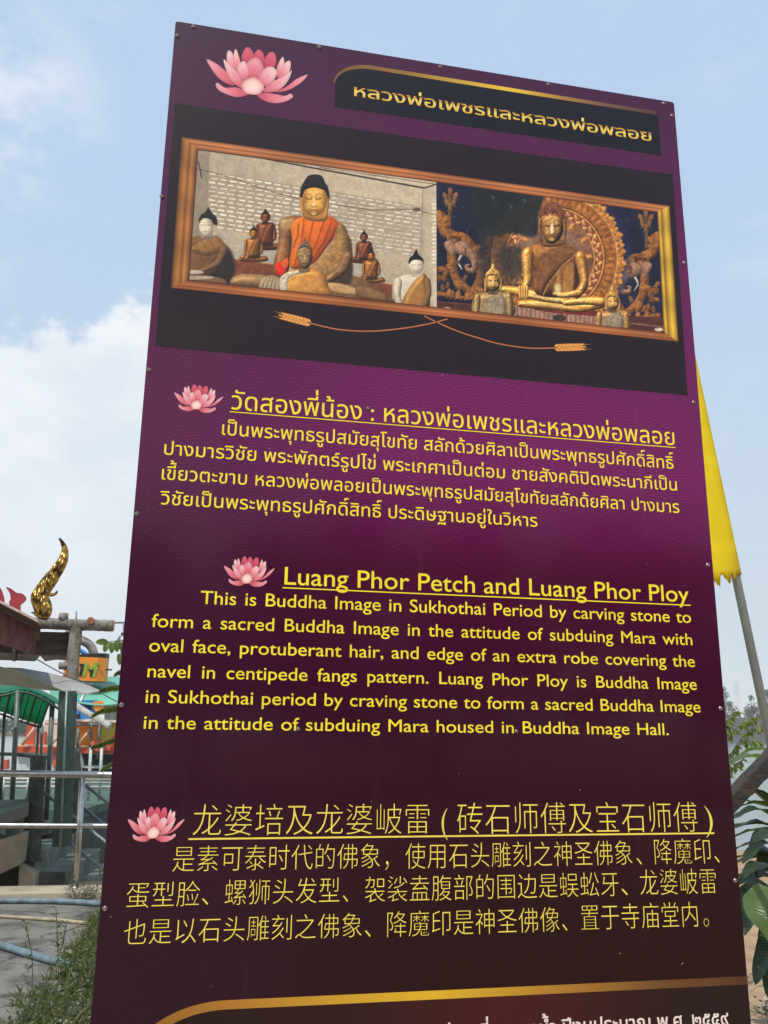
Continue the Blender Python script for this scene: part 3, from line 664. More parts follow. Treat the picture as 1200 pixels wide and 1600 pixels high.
    c.fill([(545, 420), (600, 384), (652, 398), (706, 380), (760, 424), (742, 468), (700, 520), (650, 586), (600, 612), (538, 606), (548, 500)], (222, 120, 40), vol=.35, rad=50, soft=4, grad=((560, 420), (720, 520), (190, 78, 30)))
    for a, b in (((600, 400), (560, 590)), ((640, 410), (575, 600)), ((690, 400), (600, 598)), ((720, 410), (625, 590)), ((736, 440), (650, 570)), ((575, 420), (552, 520))):
        m_ = ((a[0]+b[0])/2+10, (a[1]+b[1])/2); c.line([a, m_, b], 6, (140, 50, 18), alpha=.75, soft=6); c.line([(a[0]-7, a[1]), (m_[0]-7, m_[1]), (b[0]-7, b[1])], 4, (236, 140, 58), alpha=.45, soft=5)
    c.fill([(752, 412), (782, 436), (800, 500), (798, 590), (770, 650), (705, 668), (640, 640), (618, 604), (660, 580), (712, 512), (745, 462)], (146, 112, 68), vol=.5, rad=44, tex=.20, tsc=6, seed=5, soft=4)
    c.line([(756, 420), (724, 500), (668, 572), (628, 606)], 7, (176, 150, 104), alpha=.7, soft=4)
    c.limb([(790, 560), (762, 618), (700, 664)], [24, 24, 18], (118, 88, 60), vol=.6, tex=.1, spec=.25)
    c.fill([(700, 676), (780, 682), (850, 712), (838, 732), (730, 720)], (172, 138, 98), vol=.5, rad=14, tex=.06, soft=4); c.fill([(830, 690), (900, 700), (960, 730), (955, 765), (840, 742)], (120, 90, 60), vol=.5, rad=26, tex=.08, tsc=20, soft=5)
    c.fill([(604, 352), (690, 352), (700, 400), (652, 408), (600, 392)], (176, 122, 60), vol=.4, rad=20)
    for x, y in ((588, 330), (702, 345)): c.limb([(x, y-44), (x+(2 if x < 600 else -3), y), (x+(8 if x < 600 else -10), y+42)], [7, 8, 6], (188, 136, 66), vol=.5)
    c.fill([(592, 292), (604, 262), (645, 252), (688, 266), (702, 300), (696, 340), (676, 370), (642, 386), (612, 372), (596, 338)], (216, 162, 76), vol=.6, rad=42, light=(-.2, -.5), soft=3)
    c.fill([(592, 300), (604, 270), (618, 262), (612, 300), (618, 350), (632, 384), (606, 368), (594, 340)], (150, 104, 50), soft=14, alpha=.6); c.fill([(690, 272), (703, 300), (697, 340), (676, 372), (660, 380), (680, 340), (686, 300)], (156, 108, 52), soft=14, alpha=.6); c.ell(642, 282, 30, 20, (236, 198, 122), soft=24, alpha=.7); c.ell(640, 330, 10, 24, (252, 226, 156), soft=12, alpha=.9); c.ell(616, 338, 12, 16, (238, 196, 116), soft=14, alpha=.7); c.ell(672, 340, 12, 16, (222, 172, 94), soft=14, alpha=.6); c.ell(642, 374, 10, 7, (240, 204, 128), soft=8, alpha=.8)
    for s in (-1, 1):
        c.line([(p.x, p.y) for p in spl([(642+s*6, 302, 0), (642+s*12, 292, 0), (642+s*24, 287, 0), (642+s*38, 295, 0)], 4)], 2.6, (140, 94, 44), soft=3); c.line([(642+s*9, 309), (642+s*20, 312), (642+s*34, 306)], 4, (70, 42, 22)); c.line([(642+s*8, 304), (642+s*20, 303), (642+s*34, 302)], 2, (132, 90, 44))
    c.line([(636, 302), (634, 334)], 3, (150, 104, 52), alpha=.6); c.line([(630, 340), (641, 346), (653, 341)], 4, (104, 66, 32)); c.line([(626, 360), (641, 356), (657, 361)], 4, (120, 66, 36)); c.line([(630, 366), (642, 369), (654, 366)], 3, (150, 100, 52))
    c.fill([(582, 300), (586, 262), (600, 234), (618, 210), (648, 202), (678, 210), (692, 238), (706, 262), (712, 306), (702, 300), (690, 274), (645, 260), (606, 270), (592, 300)], (34, 33, 36), vol=.4, rad=24, tex=.25, tsc=5, soft=2.5)
    c.line([(600, 240), (645, 226), (692, 242)], 3, (20, 20, 22), alpha=.6)
    # hand over the knee, offering tassel
    c.fill([(405, 672), (420, 650), (455, 642), (492, 652), (500, 690), (480, 712), (420, 700)], (150, 130, 104), vol=.4, rad=20, soft=5)
    for i in range(5): c.limb([(432+i*14, 655+i*2), (416+i*17, 680+i*3), (410+i*18, 704+i*3)], [8, 9, 7], (168, 148, 122), vol=.35, soft=5)
    for i in range(4): c.line([(424+i*17, 676+i*3), (420+i*18, 706+i*3)], 2.5, (112, 92, 72), alpha=.55, soft=4)
    c.fill([(474, 604), (492, 582), (524, 604), (520, 636), (496, 648), (480, 634)], (206, 44, 34), vol=.4, rad=14); c.fill([(500, 590), (528, 566), (530, 600), (516, 610)], (222, 96, 40), soft=3)
    # small statue in front, gold leaf and silver
    c.fill([(500, 712), (494, 660), (520, 632), (560, 618), (650, 614), (690, 640), (706, 690), (708, 740), (500, 730)], (196, 144, 72), vol=.5, rad=36, tex=.10, tsc=16, seed=8, spec=.25, grad=((540, 640), (700, 720), (172, 118, 58)))
    c.fill([(498, 712), (494, 662), (522, 632), (610, 616), (622, 628), (550, 646), (530, 668), (524, 716)], (196, 190, 178), tex=.14, tsc=6, seed=4, soft=4, vol=.3, rad=12)
    for k in range(9): c.line([(512+k*11, 640-k*2.4), (508+k*11, 652-k*2.4)], 3, (150, 140, 126), alpha=.6, soft=3)
    c.fill([(585, 606), (620, 606), (624, 628), (580, 630)], (120, 96, 70)); c.fill([(570, 560), (573, 526), (588, 508), (604, 500), (620, 508), (634, 528), (637, 562), (626, 600), (604, 616), (582, 602)], (134, 108, 76), vol=.7, rad=26, tex=.14, tsc=9, seed=9, spec=.4); c.ell(594, 556, 9, 22, (176, 148, 104), soft=12, alpha=.7)
    c.fill([(574, 530), (582, 510), (598, 494), (605, 478), (612, 494), (626, 508), (634, 532), (604, 520)], (104, 92, 80), tex=.25, tsc=4, vol=.5, rad=12)
    for s in (-1, 1): c.line([(604+s*6, 560), (604+s*22, 556)], 3, (52, 38, 28)); c.line([(604+s*6, 552), (604+s*22, 548)], 2, (190, 160, 110))
    c.line([(604, 556), (602, 578)], 4, (206, 176, 122)); c.line([(592, 592), (604, 589), (616, 592)], 3, (60, 44, 32))
    # white statue at the right in a gold robe
    c.fill([(1000, 664), (1040, 640), (1110, 640), (1142, 664), (1146, 740), (1140, 792), (1014, 792), (1002, 730)], (206, 200, 188), vol=.4, rad=34)
    c.fill([(1138, 656), (1108, 640), (1046, 716), (1028, 792), (1142, 792)], (146, 106, 54), vol=.55, rad=30, tex=.06, tsc=16, spec=.3); c.line([(1106, 646), (1066, 696), (1042, 730)], 4, (196, 158, 86))
    c.limb([(1010, 670), (1006, 725), (1020, 785)], [18, 16, 14], (198, 190, 178), vol=.5); c.limb([(1136, 665), (1142, 720), (1126, 770)], [14, 14, 12], (128, 96, 62), vol=.5); c.ell(1086, 780, 36, 10, (200, 192, 180), vol=.4)
    c.fill([(1074, 626), (1110, 626), (1112, 648), (1070, 648)], (190, 182, 170)); c.ell(1090, 602, 31, 35, (220, 213, 200), vol=.3, rad=26); c.fill([(1048, 590), (1058, 582), (1060, 622), (1050, 626)], (186, 178, 164))
    c.fill([(1056, 594), (1060, 568), (1076, 552), (1090, 528), (1100, 552), (1118, 570), (1122, 592), (1110, 578), (1076, 576)], (34, 32, 34), soft=2.5)
    for x in (1078, 1104): c.line([(x-8, 598), (x+8, 597)], 2.2, (80, 68, 62))
    c.line([(1092, 598), (1093, 612)], 2, (176, 164, 150)); c.line([(1085, 622), (1099, 622)], 2.4, (156, 104, 94))
    c.C *= (1+.05*(c.vn(3, 21)-.5)*2+.05*(c.vn(9, 31)-.5)*2+.05*(c.vn(26, 33)-.5)*2)[:, None]; c.C += (14*np.clip(c.vn(5, 35)-.74, 0, 1)/.26)[:, None]*np.array([1, .9, .7])
    c.C = c.C*np.array([.99, .96, .90])+np.array([4, 3, 2])
    c.mesh(.00026, None, 'printed photo of a gilded seated statue in an orange robe')
def right_photo():
    c = Canvas(PXM, PX1, PZ0, PZ1, .00125, (660, 270, .35))
    c.C[:] = np.array([30, 30, 50]); n = c.vn(70, 4); c.C += ((n-.5)*14)[:, None]
    BR = (140, 88, 44)
    def swirl(pts, w0, w1, col, **k):
        q = spl([(a, b, 0) for a, b in pts], 6); m_ = len(q); c.limb([(p.x, p.y) for p in q], [w0+(w1-w0)*i/(m_-1) for i in range(m_)], col, **{'vol': .4, 'soft': 2, 'tex': .2, 'tsc': 8, **k})
    def flame(x, y, s, a, col):
        ca, sa = math.cos(R(a)), math.sin(R(a)); c.fill([(x+(u*ca-v*sa)*s, y+(u*sa+v*ca)*s) for u, v in ((0, -10), (5, -4), (4, 3), (7, 9), (0, 6), (-7, 9), (-4, 3), (-5, -4))], col, soft=2, vol=.3, rad=8)
    # scrolling ornament both sides
    for (ox, oy, f) in ((0, 0, 1), (1122, 96, -1)):
        X = lambda x: ox+f*x
        swirl([(X(76), 190+oy), (X(100), 260+oy), (X(140), 290+oy), (X(130), 380+oy), (X(150), 470+oy), (X(210), 530+oy)], 26, 16, BR); swirl([(X(130), 280+oy), (X(190), 290+oy), (X(250), 380+oy), (X(262), 470+oy), (X(230), 540+oy)], 14, 26, (132, 82, 42))
        swirl([(X(66), 540+oy), (X(120), 548+oy), (X(200), 560+oy), (X(290), 560+oy)], 12, 6, (132, 82, 42)); swirl([(X(80), 430+oy), (X(104), 440+oy), (X(96), 468+oy), (X(72), 470+oy)], 16, 10, BR)
        c.limb([(X(124), 90+oy), (X(122), 150+oy), (X(120), 235+oy)], [7, 6, 9], (104, 72, 46), vol=.3)
        for i, (dx, dy) in enumerate(((0, -2), (-22, 18), (22, 18), (-14, 46), (14, 46), (0, 66))): flame(X(124+dx), 88+dy+oy, 2.1, f*dx*1.2, (128, 88, 54))
        for x, y, a in ((100, 470, -20), (112, 505, 10), (160, 510, 30), (90, 515, 0), (190, 470, 25), (270, 430, 20), (276, 390, 10)): flame(X(x), y+oy, 1.9, f*a, (116, 80, 50))
        for (x, y, a, s_) in ((92, 232, -60, 3), (112, 276, -40, 2.6), (128, 340, -80, 2.6), (130, 420, -75, 2.8), (160, 500, -50, 2.8), (240, 340, 50, 2.8), (262, 400, 80, 2.8), (268, 460, 95, 2.8), (252, 520, 120, 2.6), (76, 196, -20, 3.2), (100, 210, 30, 2.4), (182, 300, 20, 2.2), (120, 540, 0, 2.4), (160, 548, 0, 2.4), (200, 552, 0, 2.2), (240, 552, 0, 2)): flame(X(x), y+oy, s_, f*a, (156, 100, 50))
        # elephant face
        G = (150, 110, 86)
        c.fill([(X(96), 315+oy), (X(130), 300+oy), (X(150), 340+oy), (X(134), 378+oy), (X(112), 352+oy)], G, vol=.35, rad=16, soft=2); c.fill([(X(144), 318+oy), (X(186), 302+oy), (X(214), 330+oy), (X(226), 372+oy), (X(180), 372+oy), (X(146), 352+oy)], G, vol=.4, rad=24, soft=2)
        swirl([(X(205), 350+oy), (X(232), 392+oy), (X(232), 430+oy), (X(206), 436+oy), (X(196), 418+oy), (X(208), 412+oy)], 20, 5, (146, 108, 84)); swirl([(X(172), 372+oy), (X(160), 400+oy), (X(176), 430+oy)], 6, 2, (206, 190, 170)); c.ell(X(192), 342+oy, 5, 3, (50, 40, 40))
    for k in range(46):                 # loose flame scrolls filling the mural
        x, y = 70+RNG.rand()*980, 320+RNG.rand()*300+(k % 2)*20
        if 380 < x < 800: continue
        flame(x, y+(x-70)*.08, 1.3+1.3*RNG.rand(), RNG.rand()*80-40, (112+30*RNG.rand(), 72+16*RNG.rand(), 40))
    for k in range(26): x, y = 70+RNG.rand()*980, 90+RNG.rand()*480; c.ell(x, y, 2.6, 2.6, (120, 116, 124), soft=2, alpha=.7)
    # halo: rings, scroll band, flame points
    HX, HY = 590, 385
    def ringp(rx, ry, a0, a1, n_): return [(HX+rx*math.cos(R(a)), HY+ry*math.sin(R(a))) for a in np.linspace(a0, a1, n_)]
    c.fill(ringp(330, 340, 0, 345, 24), (46, 48, 84), soft=40, alpha=.8)
    for ring_, (rad_, cnt, sz, c_) in enumerate(((290, 84, 2.9, (200, 136, 64)), (280, 84, 2.6, (170, 106, 48)), (268, 70, 2.6, (206, 146, 74)))):
        for i in range(cnt):
            a = -112+404*(i+.5*ring_)/cnt; dim = 1-.55*max(0, min(1, (math.cos(R(a-190))+.2))); x, y = HX+(rad_+6*math.sin(i*2.4))*math.cos(R(a)), HY+(rad_+6*math.sin(i*2.4))*1.03*math.sin(R(a)); flame(x, y, sz, a+100+14*math.sin(i*1.7), tuple(v*dim for v in c_))
    c.ell(HX, HY, 282, 290, (156, 94, 42), soft=6, tex=.22, tsc=9)
    for i in range(56):
        a = 360*i/56; P0 = lambda rr_, aa: (HX+rr_*math.cos(R(aa)), HY+rr_*1.03*math.sin(R(aa)))
        c.fill([P0(278, a), P0(248, a-3.0), P0(228, a), P0(248, a+3.0)], (190, 124, 58), smooth=False, soft=6, vol=.3, rad=8, alpha=.5); c.fill([P0(276, a+3.2), P0(258, a+1.6), P0(240, a+3.2), P0(258, a+4.8)], (112, 60, 30), smooth=False, soft=6, alpha=.45)
    for rr_, col, wd in ((280, (222, 164, 90), 4), (226, (92, 50, 28), 5), (220, (216, 156, 84), 5), (212, (124, 68, 38), 4), (178, (206, 150, 84), 6)): p = ringp(rr_, rr_*1.03, 0, 360, 60); c.line(p, wd, col, soft=3)
    c.line(ringp(196, 202, 0, 360, 60), 26, (140, 68, 40), soft=4)
    for i in range(64):
        a = 360*i/64; x, y = HX+(196+7*(1 if i % 2 else -1))*math.cos(R(a)), HY+(202+7*(1 if i % 2 else -1))*math.sin(R(a)); flame(x, y, 1.5, a+(40 if i % 2 else 150), (224, 160, 98))
    c.ell(HX, HY-10, 172, 178, (150, 98, 66), soft=6, grad=((HX, 220), (HX, 480), (112, 70, 46))); c.ell(HX-20, HY-40, 140, 120, (140, 124, 124), soft=70, alpha=.40)
    for a in range(0, 360, 30): flame(HX+150*math.cos(R(a)), HY-10+152*math.sin(R(a)), 2.2, a+90, (196, 136, 70))
    # dark unlit corner of the wall painting
    c.fill([(236, 60), (522, 60), (520, 190), (505, 285), (400, 270), (330, 285), (242, 262)], (34, 37, 38), soft=16, alpha=.93)
    c.fill([(240, 280), (370, 280), (420, 420), (440, 540), (300, 520), (250, 400)], (58, 46, 40), soft=50, alpha=.6); c.fill([(345, 340), (430, 330), (450, 400), (420, 470), (360, 430)], (52, 48, 46), soft=24, alpha=.75)
    for x, y in ((320, 108), (400, 150), (460, 124)): c.line([(x-14, y-6), (x, y), (x-8, y+10)], 4, (96, 100, 100), alpha=.8)
    c.fill([(60, 575), (1100, 650), (1100, 760), (60, 640)], (84, 44, 38), smooth=False, soft=3); c.line([(60, 576), (400, 600)], 4, (120, 70, 54)); c.line([(900, 668), (1090, 690)], 5, (140, 100, 80))
    # main statue
    G1, G2 = (150, 98, 48), (206, 148, 66)
    c.fill([(390, 590), (480, 598), (800, 636), (806, 690), (640, 680), (390, 650)], (158, 116, 98), smooth=False, soft=3)
    for i in range(42): x = 394+i*10; c.line([(x, 592+(x-394)*.1), (x-1, 650+(x-394)*.09)], 4, (116, 78, 66) if i % 2 else (192, 152, 130), alpha=.7, soft=3)
    c.fill([(500, 612), (600, 628), (800, 642), (798, 618), (600, 596), (480, 590)], (112, 40, 36), smooth=False, soft=3); c.ell(612, 648, 30, 16, (60, 50, 40), tex=.4, tsc=5)
    sk = dict(vol=.7, spec=.75, soft=2.5)
    c.limb([(440, 585), (560, 590), (700, 602), (800, 590)], [16, 22, 22, 14], (186, 128, 54), **sk)
    c.limb([(362, 520), (450, 535), (560, 560), (640, 575)], [16, 20, 20, 12], (204, 148, 66), **sk); c.limb([(800, 575), (730, 572), (640, 580)], [20, 18, 14], (198, 140, 62), **sk)
    c.line([(470, 545), (560, 562), (626, 572)], 6, (255, 238, 176), alpha=.85, soft=8); c.line([(450, 583), (560, 590), (690, 604)], 7, (252, 226, 150), alpha=.8, soft=9); c.line([(690, 572), (770, 574)], 6, (250, 220, 140), alpha=.7, soft=8)
    c.fill([(452, 352), (500, 322), (560, 306), (630, 312), (700, 345), (722, 380), (700, 450), (692, 548), (512, 545), (500, 450), (470, 400)], G1, vol=.6, rad=60, soft=3, tex=.08, grad=((500, 330), (640, 540), (104, 62, 36)))
    c.fill([(512, 400), (560, 350), (640, 330), (690, 358), (640, 404), (576, 470), (530, 542), (510, 480)], (118, 76, 42), tex=.10, tsc=5, soft=7, vol=.4, rad=30)
    for k in range(10): c.line([(520+k*15, 520-k*17), (560+k*13, 400-k*4)], 3, (150, 102, 58), alpha=.35, soft=4); c.line([(690, 356), (620, 420), (560, 500), (540, 545)], 4, (176, 124, 64), alpha=.7, soft=3); c.fill([(640, 430), (672, 410), (664, 540), (630, 545)], (170, 118, 58), soft=10, alpha=.7)
    c.limb([(470, 356), (468, 420), (470, 480), (452, 520)], [26, 24, 21, 16], (186, 128, 56), **sk); c.line([(462, 376), (460, 470)], 8, (250, 214, 132), alpha=.7, soft=10)
    c.limb([(704, 372), (716, 440), (720, 500), (690, 545)], [24, 22, 20, 18], (176, 118, 54), **sk); c.line([(710, 390), (722, 480)], 7, (244, 200, 116), alpha=.65, soft=10); c.limb([(700, 535), (640, 545), (590, 540)], [16, 13, 10], (180, 124, 56), **sk)
    c.ell(605, 520, 16, 26, (255, 232, 160), soft=16, alpha=.85); c.ell(628, 546, 28, 8, (226, 176, 96), vol=.5); c.ell(606, 470, 8, 30, (214, 160, 84), soft=14, alpha=.6)
    for i in range(4): c.limb([(434+i*11, 510), (436+i*10, 556)], [6, 5], (202, 146, 68), **sk)
    c.fill([(545, 296), (612, 296), (622, 326), (536, 330)], (120, 78, 40), vol=.4, rad=16)
    c.fill([(528, 214), (540, 186), (580, 176), (622, 190), (632, 222), (626, 268), (606, 304), (578, 318), (550, 304), (534, 262)], (140, 96, 48), vol=.8, rad=36, spec=.5, soft=2.5)
    for x, s in ((526, -1), (634, 1)): c.limb([(x, 212), (x+s*2, 262), (x-s*4, 312)], [8, 8, 6], (120, 80, 40), vol=.6, spec=.4)
    c.ell(580, 216, 26, 14, (230, 186, 110), soft=18, alpha=.7); c.ell(578, 250, 8, 24, (255, 240, 190), soft=9, alpha=.9); c.ell(556, 256, 9, 16, (226, 182, 104), soft=12, alpha=.7); c.ell(602, 254, 9, 16, (196, 146, 76), soft=12, alpha=.7); c.ell(578, 298, 10, 6, (238, 200, 126), soft=7, alpha=.8)
    for s in (-1, 1): c.line([(p.x, p.y) for p in spl([(579+s*5, 226, 0), (579+s*12, 216, 0), (579+s*22, 212, 0), (579+s*35, 221, 0)], 4)], 3, (84, 50, 26), soft=3); c.line([(579+s*8, 236), (579+s*18, 240), (579+s*32, 234)], 5, (48, 28, 18))
    c.line([(566, 272), (578, 276), (592, 272)], 4, (64, 38, 20)); c.line([(562, 284), (578, 281), (594, 285)], 4.5, (78, 46, 24))
    c.fill([(520, 206), (524, 172), (540, 150), (560, 134), (580, 128), (600, 136), (620, 154), (632, 178), (636, 208), (620, 190), (580, 180), (540, 188)], (112, 68, 46), soft=3, vol=.3, rad=20)
    for k in range(60):
        x, y = 528+RNG.rand()*100, 134+RNG.rand()*58
        if abs(x-580) < 20+(y-130)*.8: c.ell(x, y, 5, 4.5, (126+30*RNG.rand(), 78, 52), vol=.5, soft=2)
    # small crowned statues
    def small(cx, cy, s, body, top):
        c.fill([(cx-82*s, cy+150*s), (cx-84*s, cy+60*s), (cx-52*s, cy+48*s), (cx+52*s, cy+44*s), (cx+82*s, cy+60*s), (cx+90*s, cy+150*s)], body, vol=.6, rad=34*s, spec=.5, soft=2.5); c.fill([(cx-34*s, cy+80*s), (cx+44*s, cy+56*s), (cx+50*s, cy+150*s), (cx-44*s, cy+150*s)], (140, 124, 100), tex=.14, tsc=5, soft=6, vol=.4, rad=20*s)
        for q in (-1, 1): c.limb([(cx+q*70*s, cy+66*s), (cx+q*76*s, cy+145*s)], [15*s, 12*s], tuple(v*.95 for v in body), vol=.7, spec=.6)
        c.fill([(cx-16*s, cy+30*s), (cx+16*s, cy+30*s), (cx+20*s, cy+54*s), (cx-20*s, cy+54*s)], tuple(v*.7 for v in body))
        for q in (-1, 1): c.limb([(cx+q*34*s, cy-10*s), (cx+q*34*s, cy+40*s)], [6*s, 5*s], (176, 140, 84), vol=.6)
        c.ell(cx, cy, 33*s, 42*s, (170, 122, 62), vol=.75, spec=.5, rad=28*s)
        c.fill([(cx-36*s, cy-10*s), (cx-30*s, cy-44*s), (cx-12*s, cy-60*s), (cx-5*s, cy-84*s), (cx, cy-116*s), (cx+5*s, cy-84*s), (cx+12*s, cy-60*s), (cx+30*s, cy-44*s), (cx+36*s, cy-10*s), (cx+20*s, cy-28*s), (cx-20*s, cy-28*s)], top, smooth=False, soft=2, vol=.6, rad=12*s, spec=.3, tex=.3, tsc=4)
        c.ell(cx-1*s, cy+2*s, 5*s, 14*s, (255, 236, 176), soft=6, alpha=.9); c.line([(cx-10*s, cy+24*s), (cx+9*s, cy+24*s)], 3.4*s, (70, 44, 24))
        for q in (-1, 1): c.line([(cx+q*6*s, cy-6*s), (cx+q*24*s, cy-9*s)], 4*s, (58, 36, 22)); c.ell(cx+q*17*s, cy+10*s, 7*s, 9*s, (234, 192, 116), soft=6, alpha=.7)
    small(315, 488, 1.0, (150, 120, 76), (186, 142, 72)); small(849, 578, .84, (156, 116, 66), (182, 134, 66))
    c.ell(108, 608, 20, 8, (214, 186, 168)); c.ell(1056, 700, 20, 8, (214, 186, 168))
    c.C *= (1+.06*(c.vn(3, 22)-.5)*2+.12*(c.vn(8, 41)-.5)*2+.10*(c.vn(22, 43)-.5)*2)[:, None]; c.C += (c.C.mean(1)*.22*np.clip(c.vn(5, 45)-.70, 0, 1)/.3)[:, None]*np.array([1.2, .95, .6])
    c.mesh(.00026, None, 'printed photo of a golden seated statue against a blue mural')
left_photo(); right_photo()

# ---- screws
M_SCREW = mat('screw_zinc', (.30, .24, .23), .38, .8, var=.6, scale=300)
_sc = MB(); _sc.lathe((0, 0, 0), [(.0001, .0016), (.0014, .0016), (.0016, .0028), (.0024, .0026), (.0029, .0018), (.0031, .0012), (.0046, .0009), (.0049, 0)], 14)
screw0 = None
for px, py in ((302, 42), (277, 56), (499, 74), (688, 105), (857, 132), (1037, 162), (1050, 181), (253, 307), (233, 578), (214, 803), (190, 1102), (164, 1420), (1069, 411), (1084, 629), (1106, 883), (1126, 1107), (1149, 1376), (575, 638), (466, 1139), (807, 1143)):
    x, z = brd(px, py)
    if screw0 is None:
        o = screw0 = _sc.build('screw', M_SCREW, sign)
    else:
        o = screw0.copy(); COL.objects.link(o)
    o.rotation_euler = (R(90), 0, 0); o.location = (x, -.0004, z)
    if px in (575, 466, 807): o.scale = (.8, .8, .8)

# =================================================================== THE SETTING
M_SOIL = mat('sandy_soil', (.36, .235, .13), .95, var=.3, scale=5, bump=.5, bscale=40, col2=(.22, .14, .08), lo=.42, hi=.75)
M_CONC = mat('weathered_concrete', (.185, .17, .145), .9, var=.3, scale=3.4, bump=.7, bscale=36, col2=(.075, .07, .058), lo=.40, hi=.66, detail=9)
M_CONCT = mat('tan_concrete', (.40, .34, .25), .9, var=.3, scale=3, bump=.3, bscale=26, col2=(.26, .22, .16), detail=8)
M_CONCG = mat('mossy_concrete', (.17, .18, .155), .9, scale=3, bump=.3, bscale=24, col2=(.075, .085, .07), detail=8)
def water_mat():
    m, t, b = base_mat('river_water'); b.inputs['Base Color'].default_value = (.20, .235, .215, 1); b.inputs['Roughness'].default_value = .12; b.inputs['IOR'].default_value = 1.33
    mpn = t.node('ShaderNodeMapping'); mpn.inputs['Scale'].default_value = (1, 2.2, 1); t.l.new(objco(t), mpn.inputs[0])
    bn = t.node('ShaderNodeBump'); bn.inputs['Strength'].default_value = .5; bn.inputs['Distance'].default_value = .06
    t.l.new(t.noise(mpn.outputs[0], 1.6, 5), bn.inputs['Height']); t.l.new(bn.outputs[0], b.inputs['Normal']); return m
WZ = -.75
def ground_z(x, y):
    sh = 9.9+(1.2 if x > 0 else 0)+.5*math.sin(x*.9)      # bank
    if y < sh: return .012*math.sin(x*3.1+y*2.3)+.01*math.sin(x*7+1)*math.sin(y*5)+(-.02*max(0, y-6))
    if y < 392: return max(-2.4, -.08-(y-sh)*.42)
    return min(.5, -2.4+(y-392)*.35)
xs = [-2700, -1500, -500, -200, -80, -40, -20]+[-12+.5*i for i in range(53)]+[16, 20, 30, 60, 150, 400, 1500, 2700]
ys = [-900, -300, -100, -40, -20, -10, -6, -4]+[-3+.5*i for i in range(48)]+[24, 30, 45, 80, 150, 300, 391, 394, 397, 400, 402, 500, 1200, 3900]
mb = MB(); nx = len(xs)
mb.add([(x, y, ground_z(x, y)) for y in ys for x in xs], [(j*nx+i, j*nx+i+1, (j+1)*nx+i+1, (j+1)*nx+i) for j in range(len(ys)-1) for i in range(nx-1)], True)
tag(mb.build('ground', M_SOIL), kind='structure')
mb = MB(); mb.add([(-2650, 8, WZ), (2650, 8, WZ), (2650, 396, WZ), (-2650, 396, WZ)], [(0, 1, 2, 3)])
tag(mb.build('river_water', water_mat()), kind='structure')
t = NT(M_CONC.node_tree); pb_ = t.n['Principled BSDF']; bc = pb_.inputs['Base Color'].links[0].from_socket
vo = t.node('ShaderNodeTexVoronoi', feature='DISTANCE_TO_EDGE'); vo.inputs['Scale'].default_value = .62
wp = t.node('ShaderNodeVectorMath', operation='ADD'); nz = t.node('ShaderNodeTexNoise'); nz.inputs['Scale'].default_value = 2.5; nz.inputs['Detail'].default_value = 6; oc = objco(t); t.l.new(oc, nz.inputs['Vector']); t.l.new(nz.outputs['Color'], wp.inputs[0]); t.l.new(oc, wp.inputs[1]); t.l.new(wp.outputs[0], vo.inputs['Vector'])
grit = t.smooth(t.noise(oc, 120, 2), .60, .74)
t.l.new(t.mix(t.m('MULTIPLY', grit, .35), t.mix(t.m('MULTIPLY', t.smooth(vo.outputs['Distance'], .016, .002), .8), bc, (.03, .028, .024)), (.34, .31, .26)), pb_.inputs['Base Color'])
# concrete apron left of the sign, with a ragged right edge
def gpt(px, py, z=0): p = atz(px, py, z); return (p.x, p.y, z)
edge = [(.1, -1.5), (-.15, 0), (-.1, 1.2), (-.35, 2.2), (-.2, 3.3), (-.42, 4.4), (-.3, 5.2), (-.3, 7.86)]
pts = [(-9, -1.5), *edge, (-9, 7.95)]
mb = MB(); mb.prism([(x, y, .035) for x, y in pts], (0, 0, -.06)); tag(mb.build('concrete_path', M_CONC), kind='structure')
# raised kerb under the railing
k0, k1 = atz(-120, 1392, .09), atz(200, 1386, .09)
dk = (k1-k0).normalized(); pk = Vector((-dk.y, dk.x, 0))
mb = MB(); mb.prism([k0-dk*5-pk*.22, k0+dk*7-pk*.22, k0+dk*7+pk*.2, k0-dk*5+pk*.2], (0, 0, -.6))
tag(mb.build('kerb', M_CONCT, bevel=.012), kind='structure')

# =================================================================== LEFT: railing, stairs, pier
M_CHROME = mat('brushed_stainless', (.50, .48, .455), .30, 1.0, var=.22, scale=14, bump=.03)
RY = at(118, 1388, 0)
d0 = atz(118, 1386, .09); YR = d0.y                     # railing line
rail = empty('railing', (d0.x, YR, .09), 'stainless steel pipe railing on the tan kerb with two horizontal rails', 'railing')
def along(px, py, ref):                                  # point above the kerb line seen at that pixel
    dd = ray(px, py); n_ = pk; s_ = (Vector((ref.x, ref.y, 0))-Vector((CAM.x, CAM.y, 0))).dot(n_)/Vector((dd.x, dd.y, 0)).dot(n_); return CAM+dd*s_
def railline(p0, p1, r, name):
    a, b = along(*p0, d0), along(*p1, d0); d = b-a; MB().tube([a-d*1.2, a, b, b+d*.8], r, 14).build(name, M_CHROME, rail)
railline((0, 1208.5), (170, 1211), .036, 'top_rail'); railline((0, 1290), (165, 1290.5), .026, 'mid_rail')
pa, pb = along(129, 1212, d0), Vector((d0.x, d0.y, .09))
MB().tube([pa, pb], .030, 14).build('post', M_CHROME, rail)
MB().lathe((d0.x, d0.y, .09), [(.0, .012), (.055, .012), (.06, .004), (.06, 0)], 16).build('base_plate', M_CHROME, rail)
dl = dk*-2.0
for s_ in (1, -1): MB().tube([pa+dl*s_, pb+dl*s_], .030, 14).build('post', M_CHROME, rail)

def prism_z(mb, pix, z, thick):
    return mb.prism([tuple(atz(px, py, z)) for px, py in pix], (0, 0, -thick))
def pt_z(px, py, z): p = atz(px, py, z); return Vector((p.x, p.y, z))
